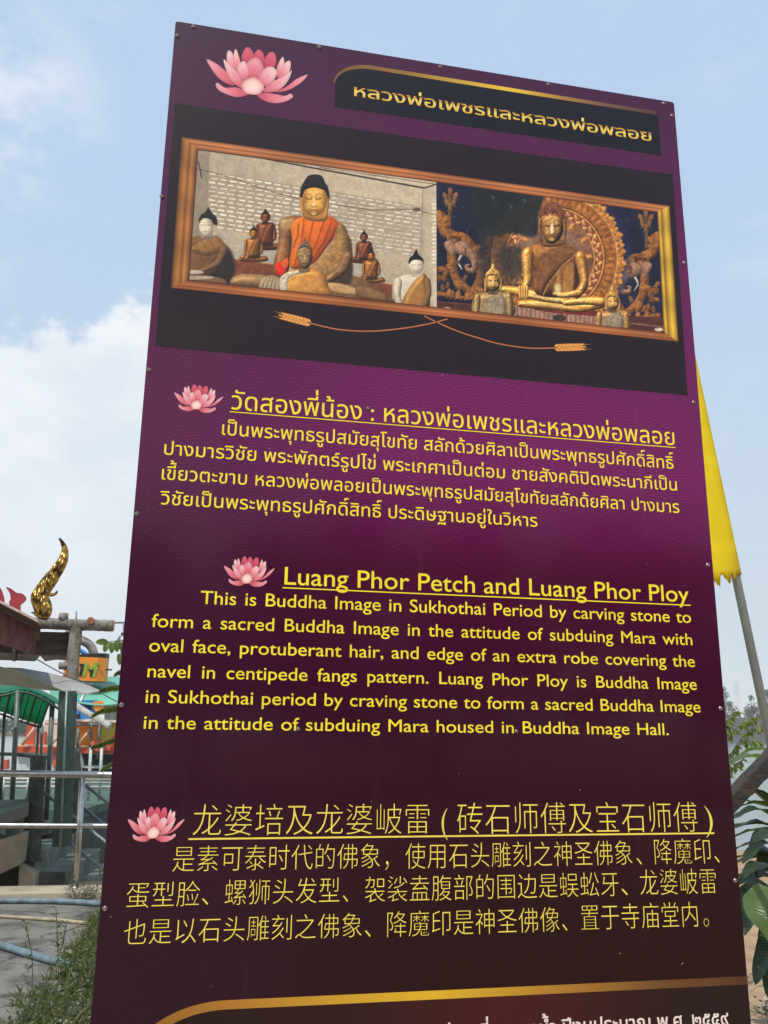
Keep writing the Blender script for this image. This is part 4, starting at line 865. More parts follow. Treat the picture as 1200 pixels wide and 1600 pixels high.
# stair flight going up to the green landing
stairs = empty('stairs', pt_z(100, 1375, -.1), 'worn dark concrete steps leading up to the green pier landing', 'stairs')
A = pt_z(69, 1361, .10); B = pt_z(105, 1361, .10); Cc = pt_z(159, 1324.5, .10)
sd_ = (Cc-B).normalized(); up_ = Vector((-sd_.y, sd_.x, 0)); up_ = up_ if up_.dot(A-B) > 0 else -up_
lead = B
def step(z0, z1, off, name='step', ln=1.95, run=.34, m=None):
    a = lead+up_*off; a.z = z1
    b = MB(); b.prism([a-sd_*.05, a+sd_*ln, a+sd_*ln+up_*run, a-sd_*.05+up_*run], (0, 0, z0-z1)); return b.build(name, m or M_CONCG, stairs, bevel=.012)
step(-.35, -.085, -.34, run=.36); step(-.35, .10, 0, run=.36); step(-.35, .285, .34, run=.36)
M_GREENP = mat('green_deck_paint', (.055, .12, .08), .8, var=.4, scale=3, bump=.15, col2=(.05, .07, .05))
fe = [pt_z(px, py, .47) for px, py in ((-90, 1292), (40, 1289), (79, 1287), (99, 1276), (130, 1264), (170, 1253), (230, 1243))]; be = [pt_z(px, py, .47) for px, py in ((230, 1222), (-90, 1222))]
pier = empty('pier', (fe[2].x, fe[2].y, 0), 'green painted concrete pier deck standing in the river behind the railing', 'pier')
MB().prism(fe+be, (0, 0, -.13)).build('deck', M_GREENP, pier, bevel=.008)
bk = Vector((0, .22, 0)); b2 = Vector((0, .45, 0)); dz = Vector((0, 0, -.13))
MB().prism([p+bk+dz for p in fe]+[p+b2+dz for p in fe[::-1]], (0, 0, -1.35)).build('under_deck_shade', mat('under_deck_shade_dark', (.05, .055, .055), .8, scale=4, col2=(.025, .03, .03)), pier)  # dark sheet stands in for the shade in the void under the deck
for p in (be[0]+Vector((-.5, -.6, 0)), be[1]+Vector((.6, -.6, 0)), (be[0]+be[1])/2+Vector((0, -.6, 0))):
    MB().box((p.x, p.y, -1.05), (.3, .3, 2.75)).build('pile', M_CONCG, pier)
# parapet at the left: cap, stub post and deep side slab
par = empty('parapet', pt_z(20, 1360, 0), 'low tan concrete parapet with a green cap left of the stairs', 'parapet')
def wallpix(mb, pix, Y, vec): return mb.prism([tuple(at(px, py, Y)) for px, py in pix], vec)
wallpix(MB(), [(-110, 1275), (-110, 1420), (0, 1366), (30, 1352), (36, 1304), (30, 1303), (0, 1312)], 8.6, (0, .35, 0)).build('side_slab', M_CONCT, par, bevel=.01)
MB().prism([at(-110, 1298, 8.45), at(0, 1273, 8.45), at(46, 1256, 8.75), at(46, 1248, 9.15), at(0, 1250, 9.15), at(-110, 1256, 9.15)], (0, 0, -.13)).build('cap', M_CONCG, par, bevel=.008)
wallpix(MB(), [(9, 1264), (9, 1312), (32, 1312), (32, 1262)], 8.7, (0, .2, 0)).build('post', M_CONCG, par)
wallpix(MB(), [(-60, 1270), (-60, 1318), (-38, 1318), (-38, 1268)], 8.7, (0, .2, 0)).build('post', M_CONCG, par)
wallpix(MB(), [(30, 1352), (28, 1398), (52, 1398), (54, 1368)], 8.75, (0, .3, 0)).build('foot', M_CONCT, par)
# rough trunk-like posts at the head of the stairs
M_BARKD = mat('dark_rough_concrete', (.115, .125, .105), .95, scale=7, bump=1, bscale=26, col2=(.05, .06, .05), detail=9)
def rough_post(pix, D, rs, name, label, cat, grp=None, m=None):
    pts = [at(px, py, D-1.655) for px, py in pix]; b = MB()
    q = spl(pts, 5); n = len(q); rr_ = [rs[0]+(rs[1]-rs[0])*(i/(n-1))**2 for i in range(n)]
    b.tube(q, rr_, 16, rough=.09); o = b.build(name, m or M_BARKD, None, origin=pts[-1]); return tag(o, label, cat, grp)
rough_post([(60, 1181), (57, 1230), (53, 1275), (48, 1320), (46, 1345)], 10.75, (.085, .135), 'mooring_post', 'dark stumpy post leaning beside the green capped parapet', 'post', 'rough posts at the head of the stairs')
rough_post([(113, 1170), (116, 1230), (116, 1268), (116, 1300)], 11.0, (.085, .09), 'mooring_post', 'dark stumpy post behind the steel railing post', 'post', 'rough posts at the head of the stairs')
# stair handrails
M_GPIPE = mat('blue_grey_pipe', (.20, .25, .25), .5, .2, scale=20, bump=.1, col2=(.13, .16, .15))
hr = empty('handrail', at(66, 1237, 9.2), 'pair of sloping blue grey pipes down the near side of the stairs', 'handrail', 'stair handrails')
MB().tube([at(66, 1237, 9.2), at(124, 1283, 8.9), at(172, 1321, 8.6), at(200, 1343, 8.45)], .017, 10).build('upper_pipe', M_GPIPE, hr)
MB().tube([at(62, 1280, 9.2), at(82, 1297, 9.1), at(122, 1328, 8.9), at(166, 1362, 8.6), at(190, 1380, 8.45)], .017, 10).build('lower_pipe', M_GPIPE, hr)
MB().tube([at(64, 1236, 9.22), at(62, 1318, 9.22)], .017, 10).build('upright', M_GPIPE, hr)
hr = empty('handrail', at(134, 1226, 9.4), 'pair of sloping blue grey pipes on the far side of the stairs', 'handrail', 'stair handrails')
MB().tube([at(133, 1226, 9.4), at(168, 1254, 9.1), at(200, 1280, 8.9)], .018, 10).build('upper_pipe', M_GPIPE, hr)
MB().tube([at(128, 1261, 9.4), at(165, 1290, 9.1), at(200, 1318, 8.9)], .018, 10).build('lower_pipe', M_GPIPE, hr)
MB().tube([at(131, 1222, 9.42), at(128, 1290, 9.42)], .018, 10).build('upright', M_GPIPE, hr)
# far pier railing, white pipes
M_WPIPE = mat('pale_painted_pipe', (.50, .54, .52), .5, .1, scale=16, col2=(.34, .38, .36))
wr = empty('pier_railing', at(100, 1250, 13), 'pale painted pipe railing along the far side of the pier', 'railing')
for y0, y1, r_ in ((1217, 1218, .026), (1222.5, 1223, .022), (1229, 1230, .022)):
    MB().tube([at(-60, y0, 13), at(210, y1, 13)], r_, 8).build('rail', M_WPIPE, wr)
for px in (-40, 5, 43, 78, 140, 157, 190):
    MB().tube([at(px+2, 1168 if px > 120 else 1214, 13), at(px-2, 1251, 13)], .024, 8).build('upright', M_WPIPE, wr)
# ---- pavilion with the gilded finial
M_MAROON = mat('streaked_maroon_paint', (.20, .085, .085), .8, scale=3.5, col2=(.085, .03, .035), bump=.15, stretch=(5, 5, 1), lo=.35, hi=.75)  # maroon broken into darker vertical streaks
M_FASCIA = mat('brown_fascia_wood', (.095, .06, .055), .8, scale=6, bump=.2, stretch=(1, 1, 6))
M_TILE = mat('roof_tile_brown', (.16, .085, .055), .85, scale=20, bump=.6, bscale=30, col2=(.09, .06, .05))
M_PINK = mat('weathered_ridge_plaster', (.56, .42, .36), .8, scale=12, bump=.2)
M_RED = mat('red_enamel', (.34, .035, .04), .45, scale=8, col2=(.25, .03, .035))
YP = 7.1
pav = empty('temple_pavilion', tuple(at(-150, 1400, YP+1).xy)+(0,), 'maroon temple pavilion eave with red crests and a gilded curling finial', 'pavilion')
vr = ray(66, 975); vr = Vector((vr.x, vr.y, 0)).normalized()
def pw(name, pix, Y, depth, m, parent=pav, bevel=0): b = MB(); b.prism([tuple(at(px, py, Y)) for px, py in pix], vr*depth); return b.build(name, m, parent, bevel=bevel)
def sl(x, off): return (x, 938+x*.509+off)
pw('ridge_cap', [sl(-300, 0), sl(58, 0), sl(60, 4.2), sl(-300, 3.6)], YP-.03, 1.2, M_PINK)
ro = pw('roof', [sl(-300, 3.7), sl(63, 4.3), sl(64, 8), sl(-300, 7)], YP, 1.6, M_TILE)
pw('bargeboard', [sl(-300, 7.2), sl(62, 8.2), sl(60, 15.5), sl(-300, 13)], YP+.05, .10, M_FASCIA)
pw('gable_board', [(-300, 830), (0, 951), (58, 978), (52.5, 1022.5), (0, 1006), (-300, 915)], YP+.22, .06, M_MAROON, bevel=.004)
pw('edge_batten', [(55, 978), (58.6, 980), (53.6, 1022.8), (50.5, 1021.8)], YP+.20, .015, M_MAROON)
for px in (-165, -280): MB().tube([at(px, 905, YP+.6), Vector((*at(px, 905, YP+.6).xy, 0))], .10, 14).build('post', M_MAROON, pav)
def crest(pix):
    o = [(p.x, p.y) for p in spl([(a, b, 0) for a, b in pix], 5, True)]; pw('red_crest', o, YP+.12, .05, M_RED)
crest([(9.5, 917.5), (17, 919.5), (26, 926), (34, 927), (40, 932), (41, 936), (37, 941), (32.5, 945), (31.5, 956), (20, 952), (14, 942), (16.5, 935), (14, 924)])
crest([(-14, 905), (-2, 915), (4, 925), (7, 938), (3, 944), (-14, 936)])
crest([(-52, 882), (-44, 886), (-36, 893), (-28, 897), (-26, 906), (-32, 912), (-36, 922), (-46, 914), (-48, 900)])
def gold_mat():
    m, t, b = base_mat('gold_mosaic'); co = objco(t)
    v = t.node('ShaderNodeTexVoronoi'); v.inputs['Scale'].default_value = 26; mpn = t.node('ShaderNodeMapping'); mpn.inputs['Scale'].default_value = (1.6, 1.6, .6); t.l.new(co, mpn.inputs[0]); t.l.new(mpn.outputs[0], v.inputs['Vector'])
    f = t.smooth(t.noise(co, 14, 5), .40, .62); t.l.new(t.mix(f, (.50, .31, .07), (.06, .032, .014)), b.inputs['Base Color'])
    b.inputs['Metallic'].default_value = .85; b.inputs['Roughness'].default_value = .3
    bn = t.node('ShaderNodeBump'); bn.inputs['Strength'].default_value = .9; bn.inputs['Distance'].default_value = .03; t.l.new(v.outputs['Distance'], bn.inputs['Height']); t.l.new(bn.outputs[0], b.inputs['Normal']); return m
M_GOLD = gold_mat(); YC = YP+.12; ppm = FPX/(YC+1.655)
cp = [(66.5, 968, 7), (68, 958, 12), (66.5, 947, 13.5), (62, 934, 13), (65, 925, 11.5), (72, 915, 11.5), (80, 904, 11), (89, 891, 10.4), (96, 880, 9), (100.5, 868, 7.0), (101, 857, 5.0), (97.5, 848, 3.2), (92.5, 841, 1.6)]
q = spl([(a, b, c) for a, b, c in cp], 5)
fin = MB().tube([at(p.x, p.y, YC) for p in q], [max(p.z*(.98 if p.y > 900 else .90), .8)/ppm for p in q], 18, squash=.8).build('finial', M_GOLD, pav)
def horn(pts, rs): qq = spl([(a, b, 0) for a, b in pts], 5); n = len(qq); MB_.tube([at(p.x, p.y, YC-.03) for p in qq], [(rs[0]+(rs[1]-rs[0])*i/(n-1))/ppm for i in range(n)], 8)
MB_ = MB()
horn([(70, 922), (78, 929), (86, 928), (90, 923)], (4, 1.2)); horn([(62, 925), (60, 918), (60, 913)], (3.5, .5)); horn([(74, 909), (75, 902), (75, 898)], (3.5, .5)); horn([(86, 895), (87, 888), (88, 884)], (3, .5)); horn([(58, 962), (53, 958), (49, 957)], (2.5, .8)); horn([(58, 940), (51, 935), (50, 928)], (4, 1))
for k in range(7):                                       # flutes of the neck
    horn([(58+k*3.2, 962), (57+k*3.2, 948), (54+k*3.4, 934)], (1.7, 1.0))
horn([(60, 960), (70, 966), (76, 962)], (3, 2)); MB_.build('scroll', M_GOLD, fin)

# ---- rustic log gate
M_BARK = mat('log_bark', (.29, .27, .235), .95, scale=9, bump=1, bscale=34, col2=(.12, .11, .095), detail=9, stretch=(1, 1, .6))
M_CUT = mat('orange_cut_wood', (.36, .15, .06), .8, scale=18, col2=(.22, .075, .035))
YG = 8.9
gate = empty('log_gate', tuple(at(110, 1200, YG).xy)+(0,), 'rustic bark log gate with crossbeam and dark plank board', 'gate')
P_ = lambda *pts: [at(a, b, YG) for a, b in pts]
g_top = at(119, 972, YG); g_bot = at(104, 1190, YG)
MB().tube(spl(P_((119, 976), (117.5, 1000), (114, 1030), (112.5, 1062), (108, 1110), (104, 1180), (100, 1290)), 8), .070, 16, rough=.07).build('post', M_BARK, gate)
pl = at(-220, 975, YG); MB().tube([pl, Vector((pl.x, pl.y, -.1))], .07, 14, rough=.07).build('post', M_BARK, gate)
MB().tube(spl(P_((-260, 962), (-100, 966), (40, 973), (70, 974), (90, 975), (120, 976.5), (150, 977), (177, 978)), 6), .066, 16, rough=.07).build('crossbeam', M_BARK, gate)
b = MB(); b.tube(P_((98, 972), (100, 958)), [.062, .050], 12, rough=.08); b.tube(P_((112, 1040), (98, 1040), (92, 1040)), [.06, .045, .04], 12, rough=.08); b.build('branch_stub', M_BARK, gate)
b = MB(); c0 = at(143.5, 971.5, YG); b.tube([c0+Vector((0, .03, 0)), c0+Vector((-.005, -.085, .005))], [.042, .040], 14); c1 = at(109, 1060, YG); b.tube([c1+Vector((0, .0, 0)), c1+Vector((-.03, -.085, 0))], [.05, .047], 14); b.build('cut_end', M_CUT, gate)
e0 = at(177.5, 978, YG); MB().tube([e0, e0+Vector((.006, 0, 0))], .061, 16).build('cut_end', mat('pale_cut_wood', (.42, .30, .18), .8, scale=18), gate)
M_PLANK = mat('old_dark_planks', (.105, .085, .065), .9, scale=5, bump=.4, col2=(.045, .04, .032), stretch=(1, 1, 9))
for (ya, yb, dy) in ((988, 1001.5, 0), (1002, 1015, .02), (1015.5, 1032, .0)):
    w0 = [(-190, ya-6), (110, ya), (108, yb)]+([(96, yb-1), (86, yb-1.5), (70, yb+1), (62, yb-8), (54, yb+1), (30, yb), (0, yb-1)] if yb > 1030 else [])+[(-190, yb-6)]
    b = MB(); b.prism([tuple(at(px, py, YG+.10+dy)) for px, py in w0], (0, .04, 0)); b.build('plank', M_PLANK, gate)
MB().prism([tuple(at(px, py, YG+.07)) for px, py in ((19, 985), (24, 985), (24, 1033), (19, 1033))], (0, .03, 0)).build('batten', M_PLANK, gate)
M_WIRE = mat('grey_cable', (.22, .23, .23), .6)
MB().tube(P_((119, 974), (119.3, 955)), .008, 6).build('nail_rod', M_WIRE, gate)
tag(MB().tube([at(176, 973, YG), at(260, 972.5, YG+1.5), at(330, 974, YG+3)], .012, 6).build('cable', M_WIRE, origin=at(176, 973, YG)), 'taut cable running from the crossbeam end behind the sign', 'cable', 'overhead cables')
tag(MB().tube(spl([at(20, 1008, YG-.6), at(42, 1021, YG-.6), at(80, 1043, YG-.5), at(104, 1055, YG-.3), at(128, 1064, YG-.2), at(160, 1084, YG), at(190, 1100, YG+.3)], 4), .007, 6).build('cable', M_WIRE, origin=at(42, 1021, YG-.6)), 'thin cable sloping down in front of the log post', 'cable', 'overhead cables')
# hanging lamp
hl = empty('hanging_lamp', at(193, 990, YG+.2), 'grey bell shaped lamp hanging beside the sign under the cable', 'lamp')
c0 = at(193, 1000, YG+.2); M_LAMP = mat('grey_enamel', (.30, .31, .31), .4, .2)
MB().lathe(tuple(c0), [(.085, -.10), (.088, -.06), (.082, -.01), (.06, .035), (.03, .055)], 18).build('lamp_shade', M_LAMP, hl)
MB().lathe(tuple(c0), [(.034, .05), (.036, .085), (.0, .09)], 14).build('collar', mat('black_rubber', (.02, .02, .02), .6), hl)
MB().tube([c0+Vector((0, 0, .08)), at(193, 973, YG+.2)], .010, 8).build('cord', M_WIRE, hl)

# ---- metal awning over the gangway, green posts, vaulted canopy
M_SHEET = mat('pale_grey_sheet', (.46, .51, .45), .5, .0, scale=2, col2=(.36, .40, .35), bump=.05)
M_SHEET2 = mat('darker_grey_sheet', (.34, .34, .31), .6, .0, scale=2, col2=(.26, .26, .24))
aw = empty('awning', tuple(at(100, 1200, 9.4).xy)+(0,), 'flat grey metal sheet awning above the pier carried by a dark green post', 'awning')
def quad_sheet(pix, m, name, th=.02):
    b = MB(); b.prism([tuple(at(px, py, Y)) for px, py, Y in pix], (0, 0, th)); return b.build(name, m, aw)
quad_sheet([(-160, 1005, 8.20), (0, 1043, 8.25), (26, 1049, 8.3), (101, 1080.5, 8.35), (87, 1079.5, 8.55), (57, 1077, 8.6), (20, 1071, 8.65), (0, 1069, 8.65), (-160, 1056, 8.7)], M_SHEET, 'roof_sheet', .012)
quad_sheet([(10, 1044.5, 8.55), (34, 1045.4, 8.65), (76, 1053, 8.7), (103, 1060, 8.7), (122, 1066, 8.7), (158, 1081, 8.6), (146, 1083, 8.5), (138, 1085.5, 8.45), (101, 1081, 8.42), (26, 1049.5, 8.45)], M_SHEET2, 'roof_sheet', .012)
M_GPOST = mat('dark_green_steel', (.045, .085, .065), .5, .15, scale=6, col2=(.028, .05, .04), bump=.08)
pa_, pb_ = at(106.5, 1080, 8.45), at(96.5, 1322, 8.45)
MB().tube([pa_, pb_], .098, 4).build('post', M_GPOST, aw, bevel=.006)
MB().tube([pa_+Vector((.0, -.098, 0)), pb_+Vector((0, -.098, 0))], .012, 8).build('corner_highlight', mat('highlight_green', (.20, .27, .24), .4, .3), aw)  # paler strip paints the highlight along the post's front corner
def cano_mat():
    m, t, b = base_mat('green_polycarbonate'); b.inputs['Base Color'].default_value = (.02, .30, .17, 1); b.inputs['Roughness'].default_value = .35
    tl = t.node('ShaderNodeBsdfTranslucent'); tl.inputs[0].default_value = (.03, .50, .27, 1); mx = t.node('ShaderNodeMixShader'); mx.inputs[0].default_value = .6
    t.l.new(b.outputs[0], mx.inputs[1]); t.l.new(tl.outputs[0], mx.inputs[2]); t.l.new(mx.outputs[0], t.n['Material Output'].inputs[0]); return m
M_RIB = mat('dark_green_rib', (.03, .07, .05), .5)
can = empty('vaulted_canopy', tuple(at(50, 1230, 10.5).xy)+(0,), 'arched translucent green canopy with dark ribs over the gangway', 'canopy')
near = [at(-130, 1092, 9.6), at(-60, 1083, 9.6), at(0, 1083, 9.6), at(30, 1077, 9.6), at(50, 1080, 9.6), at(72, 1090, 9.6), at(97, 1106, 9.6)]
far = [at(-130, 1080, 12.6), at(-70, 1094, 12.4), at(-20, 1106, 12.2), at(8, 1114, 12.0), at(26, 1121, 11.9), at(44, 1127, 11.8), at(64, 1133, 11.7)]
NU = 12; grid = []
for a_, b_ in zip(spl(near, 4), spl(far, 4)):
    row = []
    for k in range(NU+1):
        f = k/NU; p = b_.lerp(a_, f); p.z += .30*math.sin(math.pi*f)*(1-.35*f); row.append(p)
    grid.append(row)
mb = MB(); n_ = len(grid)
mb.add([p for r_ in grid for p in r_], [(i*(NU+1)+k, (i+1)*(NU+1)+k, (i+1)*(NU+1)+k+1, i*(NU+1)+k+1) for i in range(n_-1) for k in range(NU)], True)
o = mb.build('roof_sheet', cano_mat(), can); md = o.modifiers.new('s', 'SOLIDIFY'); md.thickness = .008
for i in range(0, n_, 2):
    MB().tube([p-Vector((0, 0, .02)) for p in grid[i]], .009 if i % 4 else .016, 6).build('rib', M_RIB, can)
for k in (0, NU): MB().tube([r_[k]-Vector((0, 0, .035)) for r_ in grid], .018 if k else .014, 6).build('purlin', M_RIB, can)
M_POST = mat('grey_green_post', (.13, .17, .155), .5, .2, scale=8, col2=(.08, .11, .10))
for (xa_, ya_, xb_, yb_, Y, r_) in ((28, 1078, 17, 1282, 9.6, .030), (82, 1096, 72, 1281, 9.7, .030), (60, 1132, 53, 1260, 11.7, .020), (66, 1133, 61, 1259, 11.8, .020), (7, 1114, 0, 1258, 12.0, .024)):
    MB().tube([at(xa_, ya_, Y), at(xb_, yb_, Y)], r_, 8).build('post', M_POST, can)
MB().tube([at(-80, 1176, 9.7), at(20, 1178.5, 9.7), at(76, 1184, 9.7)], .02, 8).build('tie_bar', M_POST, can)

# ---- ferry boat moored behind
YB = 23.0
ferry = empty('ferry_boat', tuple(at(160, 1200, YB+1.5).xy)+(WZ,), 'orange and white ferry boat with a teal awning and an orange lettered funnel', 'boat')
def bp(name, pix, Y, depth, m, parent=ferry, bevel=0): b = MB(); b.prism([tuple(at(px, py, Y)) for px, py in pix], (0, depth, 0)); return b.build(name, m, parent, bevel=bevel)
M_BW = mat('white_hull_paint', (.62, .66, .64), .4, var=.15, scale=1.2); M_BO = mat('orange_boat_paint', (.80, .26, .02), .4, var=.12, scale=1.5); M_BR = mat('red_boat_paint', (.62, .10, .045), .4, var=.2, scale=1.5)
M_BL = mat('lime_boat_paint', (.48, .62, .10), .4, var=.1, scale=2); M_BB = mat('blue_boat_paint', (.035, .19, .52), .4, var=.15, scale=2); M_BK = mat('black_paint_and_opening_shade', (.012, .012, .013), .45); M_BP = mat('pale_pink_paint', (.66, .54, .48), .5, var=.1, scale=1)
M_TEAL = mat('teal_tarpaulin', (.13, .40, .29), .6, var=.2, scale=.9, bump=.2, bscale=3)
M_DKG = mat('dark_window_glass', (.02, .025, .025), .12)
bp('hull', [(24, 1172), (420, 1186), (430, 1215), (420, 1285), (60, 1285), (40, 1240), (30, 1200)], YB, 4.2, M_BW)
for pix in ([(32, 1207), (95, 1209), (95, 1245), (40, 1243)], [(128, 1178), (178, 1179), (178, 1196), (132, 1196)], [(128, 1200), (180, 1201), (180, 1262), (132, 1258)], [(205, 1195), (300, 1198), (300, 1225), (205, 1222)]): bp('opening_shade', pix, YB-.02, .05, M_BK)  # black slabs paint the shade inside the hull's openings
bp('gunwale', [(24, 1166), (140, 1168), (146, 1166), (420, 1172), (420, 1180), (24, 1175.5)], YB-.15, 4.4, M_BR)
bp('gunwale_trim', [(27, 1163.5), (140, 1165), (140, 1168), (27, 1166)], YB-.12, 4.2, mat('cream_trim', (.72, .55, .38), .5))
bp('cabin', [(70, 1126), (96, 1120), (113, 1120), (113, 1166), (66, 1166)], YB+.35, 2.8, M_BP)
bp('cabin', [(113, 1126), (157, 1128), (157, 1169), (113, 1167)], YB+.30, 2.8, M_BO)
bp('cabin', [(157, 1128), (182, 1130), (179, 1146), (170, 1156), (157, 1157)], YB+.32, 2.8, M_BL)
bp('cabin', [(182, 1128), (400, 1132), (400, 1172), (157, 1168), (157, 1157), (170, 1156), (179, 1146)], YB+.34, 2.8, M_BO)
bp('bow_panel', [(44, 1131), (54, 1130), (52, 1164), (37, 1164), (39, 1150)], YB+.1, .3, M_BR); bp('bow_panel', [(60, 1146), (71, 1143), (70, 1164), (57, 1164)], YB+.12, .3, M_BR)
bp('cabin_roof', [(90, 1123), (160, 1125), (400, 1131), (400, 1135), (160, 1128.5), (90, 1126)], YB-.1, 3.4, mat('cream_roof_edge', (.80, .74, .64), .5))
bp('name_panel', [(100, 1094), (152, 1094), (152, 1112), (150, 1124), (100, 1123)], YB+.5, .1, M_BB); bp('name_panel', [(146, 1096), (160, 1095), (163, 1100), (162, 1112), (150, 1112), (146, 1106)], YB+.45, .1, M_BO); bp('name_panel', [(163, 1098), (400, 1098), (400, 1126), (163, 1126)], YB+.6, .1, mat('grey_boat_panel', (.20, .22, .22), .5))
bp('lettering', [(129, 1097), (134, 1098), (138, 1104), (141, 1100), (143, 1110), (140, 1113), (136, 1105), (131, 1102)], YB+.47, .02, M_BK)
bp('lettering', [(118, 1101), (123, 1101), (121, 1107), (118, 1107)], YB+.47, .02, M_BK); bp('lettering', [(118, 1116), (122, 1117), (124, 1113), (126, 1123), (118, 1123)], YB+.47, .02, M_BK)
bp('red_bench', [(140, 1161), (146, 1157), (172, 1158), (175, 1164), (172, 1174), (150, 1175), (143, 1169)], YB-.3, .3, M_BR, bevel=.03)
bp('seat', [(84, 1177), (93, 1177), (93, 1196), (82, 1198)], YB-.1, .3, M_BR); bp('seat', [(2, 1187), (11, 1187), (11, 1202), (0, 1204)], YB-.4, .3, M_BR)
# teal awning: sagging roof sheet with seams
b = MB(); rows_ = []
for v in range(7):
    f = v/6; rows_.append([at(px, 1057+f*41+(px-100)*.004+3*math.sin(px*.05)*f, YB+2.6-2.2*f) for px in range(78, 420, 12)])
n_ = len(rows_[0]); b.add([p for r_ in rows_ for p in r_], [(i*n_+k, (i+1)*n_+k, (i+1)*n_+k+1, i*n_+k+1) for i in range(6) for k in range(n_-1)], True)
ta = b.build('awning', M_TEAL, ferry); md = ta.modifiers.new('s', 'SOLIDIFY'); md.thickness = .03
for pts in (((152, 1057), (147, 1063), (137, 1073)), ((131, 1084), (128, 1091), (126, 1096)), ((230, 1058), (222, 1075), (214, 1098)), ((310, 1058), (300, 1075), (292, 1098))):
    MB().tube([at(px, py, YB+.3+(1098-py)*.058) for px, py in pts], .03, 6).build('seam', mat('pale_seam_rope', (.75, .78, .72), .6), ta)
b = MB(); b.tube(spl([at(112, 1095, YB-.2), at(121, 1104, YB-.4), at(140, 1116, YB-.6), at(160, 1128, YB-.8), at(172, 1136, YB-.9)], 4), [.085]*17, 8, squash=.4); b.build('rolled_tarpaulin', mat('off_white_canvas', (.40, .39, .35), .7), ferry)
for (p0, p1) in (((54, 1137), (34, 1164)), ((140, 1141), (122, 1164)), ((96, 1146), (78, 1165)), ((123, 1138), (121, 1170)), ((143, 1126), (141, 1175)), ((156, 1128), (152, 1186)), ((118, 1132), (175, 1133)), ((70, 1130), (100, 1130))):
    MB().tube([at(*p0, YB-.25), at(*p1, YB-.25)], .04, 6).build('stanchion', M_POST if p0[0] > 116 and p0[1] != 1141 else mat('salmon_pipe', (.62, .36, .26), .5), ferry)
# funnel
fx, fy = at(143, 1040, YB+1).xy; s_ = FPX/(YB+2.65)
b = MB(); fz1, fz0 = at(143, 1027, YB+1).z, at(143, 1064, YB+1).z
xl, xr = at(121, 1040, YB+1).x-.35, at(167, 1040, YB+1).x
sec = [(xl, -.45), (xr-.25, -.45), (xr-.06, -.3), (xr, 0), (xr-.06, .3), (xr-.25, .45), (xl, .45)]
b.prism([(x, YB+1.45+y, fz1) for x, y in sec], (0, 0, fz0-fz1)); fu = b.build('funnel', M_BO, ferry)
b = MB(); n_ = len(sec); rise = lambda x: fz1+.02+.10*(x-xl)/(xr-xl)
b.add([(x, YB+1.45+y, fz1+.001) for x, y in sec]+[(x*1.0, YB+1.45+y, rise(x)+.02) for x, y in sec], [tuple(range(n_))[::-1], tuple(range(n_, 2*n_))]+[(i, (i+1) % n_, n_+(i+1) % n_, n_+i) for i in range(n_)])
b.build('funnel_cap', M_BK, fu)
YF = YB+.985
def letter(pix, m, dy): b = MB(); b.prism([tuple(at(90+x*.09375, 930+y*.09375, YF+dy)) for x, y in pix], (0, .012, 0)); b.build('lettering', m, fu)
Mp = [(415, 1122), (505, 1122), (548, 1222), (612, 1128), (738, 1128), (724, 1150), (672, 1170), (632, 1362), (580, 1362), (612, 1225), (540, 1310), (490, 1215), (462, 1352), (412, 1352), (452, 1150)]
letter([(x+34, y+8) for x, y in [(470, 1215), (500, 1290), (540, 1240)]], M_BK, -.008); letter([(530, 1350), (566, 1240), (596, 1232), (570, 1362)], M_BK, -.010); letter([(660, 1172), (712, 1152), (668, 1198)], M_BK, -.008)
letter(Mp, mat('leaf_green_letter', (.23, .36, .035), .5), -.006)
letter([(362, 1140), (440, 1150), (400, 1345), (352, 1345), (390, 1180), (365, 1178)], M_BK, -.012)
b = MB(); b.tube(spl([at(105, 985, YB+1.4), at(120, 997, YB+1.4), at(135, 1004, YB+1.4), at(143, 1012, YB+1.4), at(147, 1024, YB+1.4), at(147, 1032, YB+1.4)], 5), .125, 16); b.build('exhaust_pipe', mat('sooty_steel', (.42, .38, .33), .35, .8, scale=3, col2=(.22, .17, .12)), fu)
MB().tube([at(165, 1046, YB+1.3), at(175, 1046.5, YB+1.3)], .03, 6).build('bracket', M_POST, fu)
MB().tube(spl([at(118, 1012, YB+1.2), at(128, 1018, YB+1.2), at(137, 1024, YB+1.2)], 4), .06, 8).build('hose', M_BB, fu)

# ---- pipes and hose on the apron
M_BLUEP = mat('faded_blue_pvc', (.16, .235, .28), .55, scale=9, col2=(.10, .13, .14), bump=.05)
def ground_tube(name, pix, r, m, label, cat, grp=None, z=None):
    pts = [pt_z(px, py, .035+r) for px, py in pix]; o = MB().tube(spl(pts, 6), r, 12).build(name, m, None, origin=pts[1]); return tag(o, label, cat, grp)
ground_tube('water_pipe', [(-140, 1409), (-20, 1407.5), (50, 1407.5), (110, 1409), (160, 1412), (230, 1414)], .026, M_BLUEP, 'faded blue plastic pipe lying along the foot of the kerb', 'pipe', 'blue plastic water pipes')
ground_tube('water_pipe', [(-140, 1450), (-40, 1468), (0, 1477), (40, 1489), (78, 1500), (120, 1512), (160, 1524)], .026, M_BLUEP, 'faded blue plastic pipe crossing the concrete and ending in the weeds', 'pipe', 'blue plastic water pipes')
ground_tube('garden_hose', [(-140, 1426), (-30, 1430), (20, 1433), (80, 1437), (122, 1441), (150, 1444), (200, 1450)], .015, mat('beige_hose', (.36, .30, .19), .6), 'thin beige hose lying between the two blue pipes', 'hose')

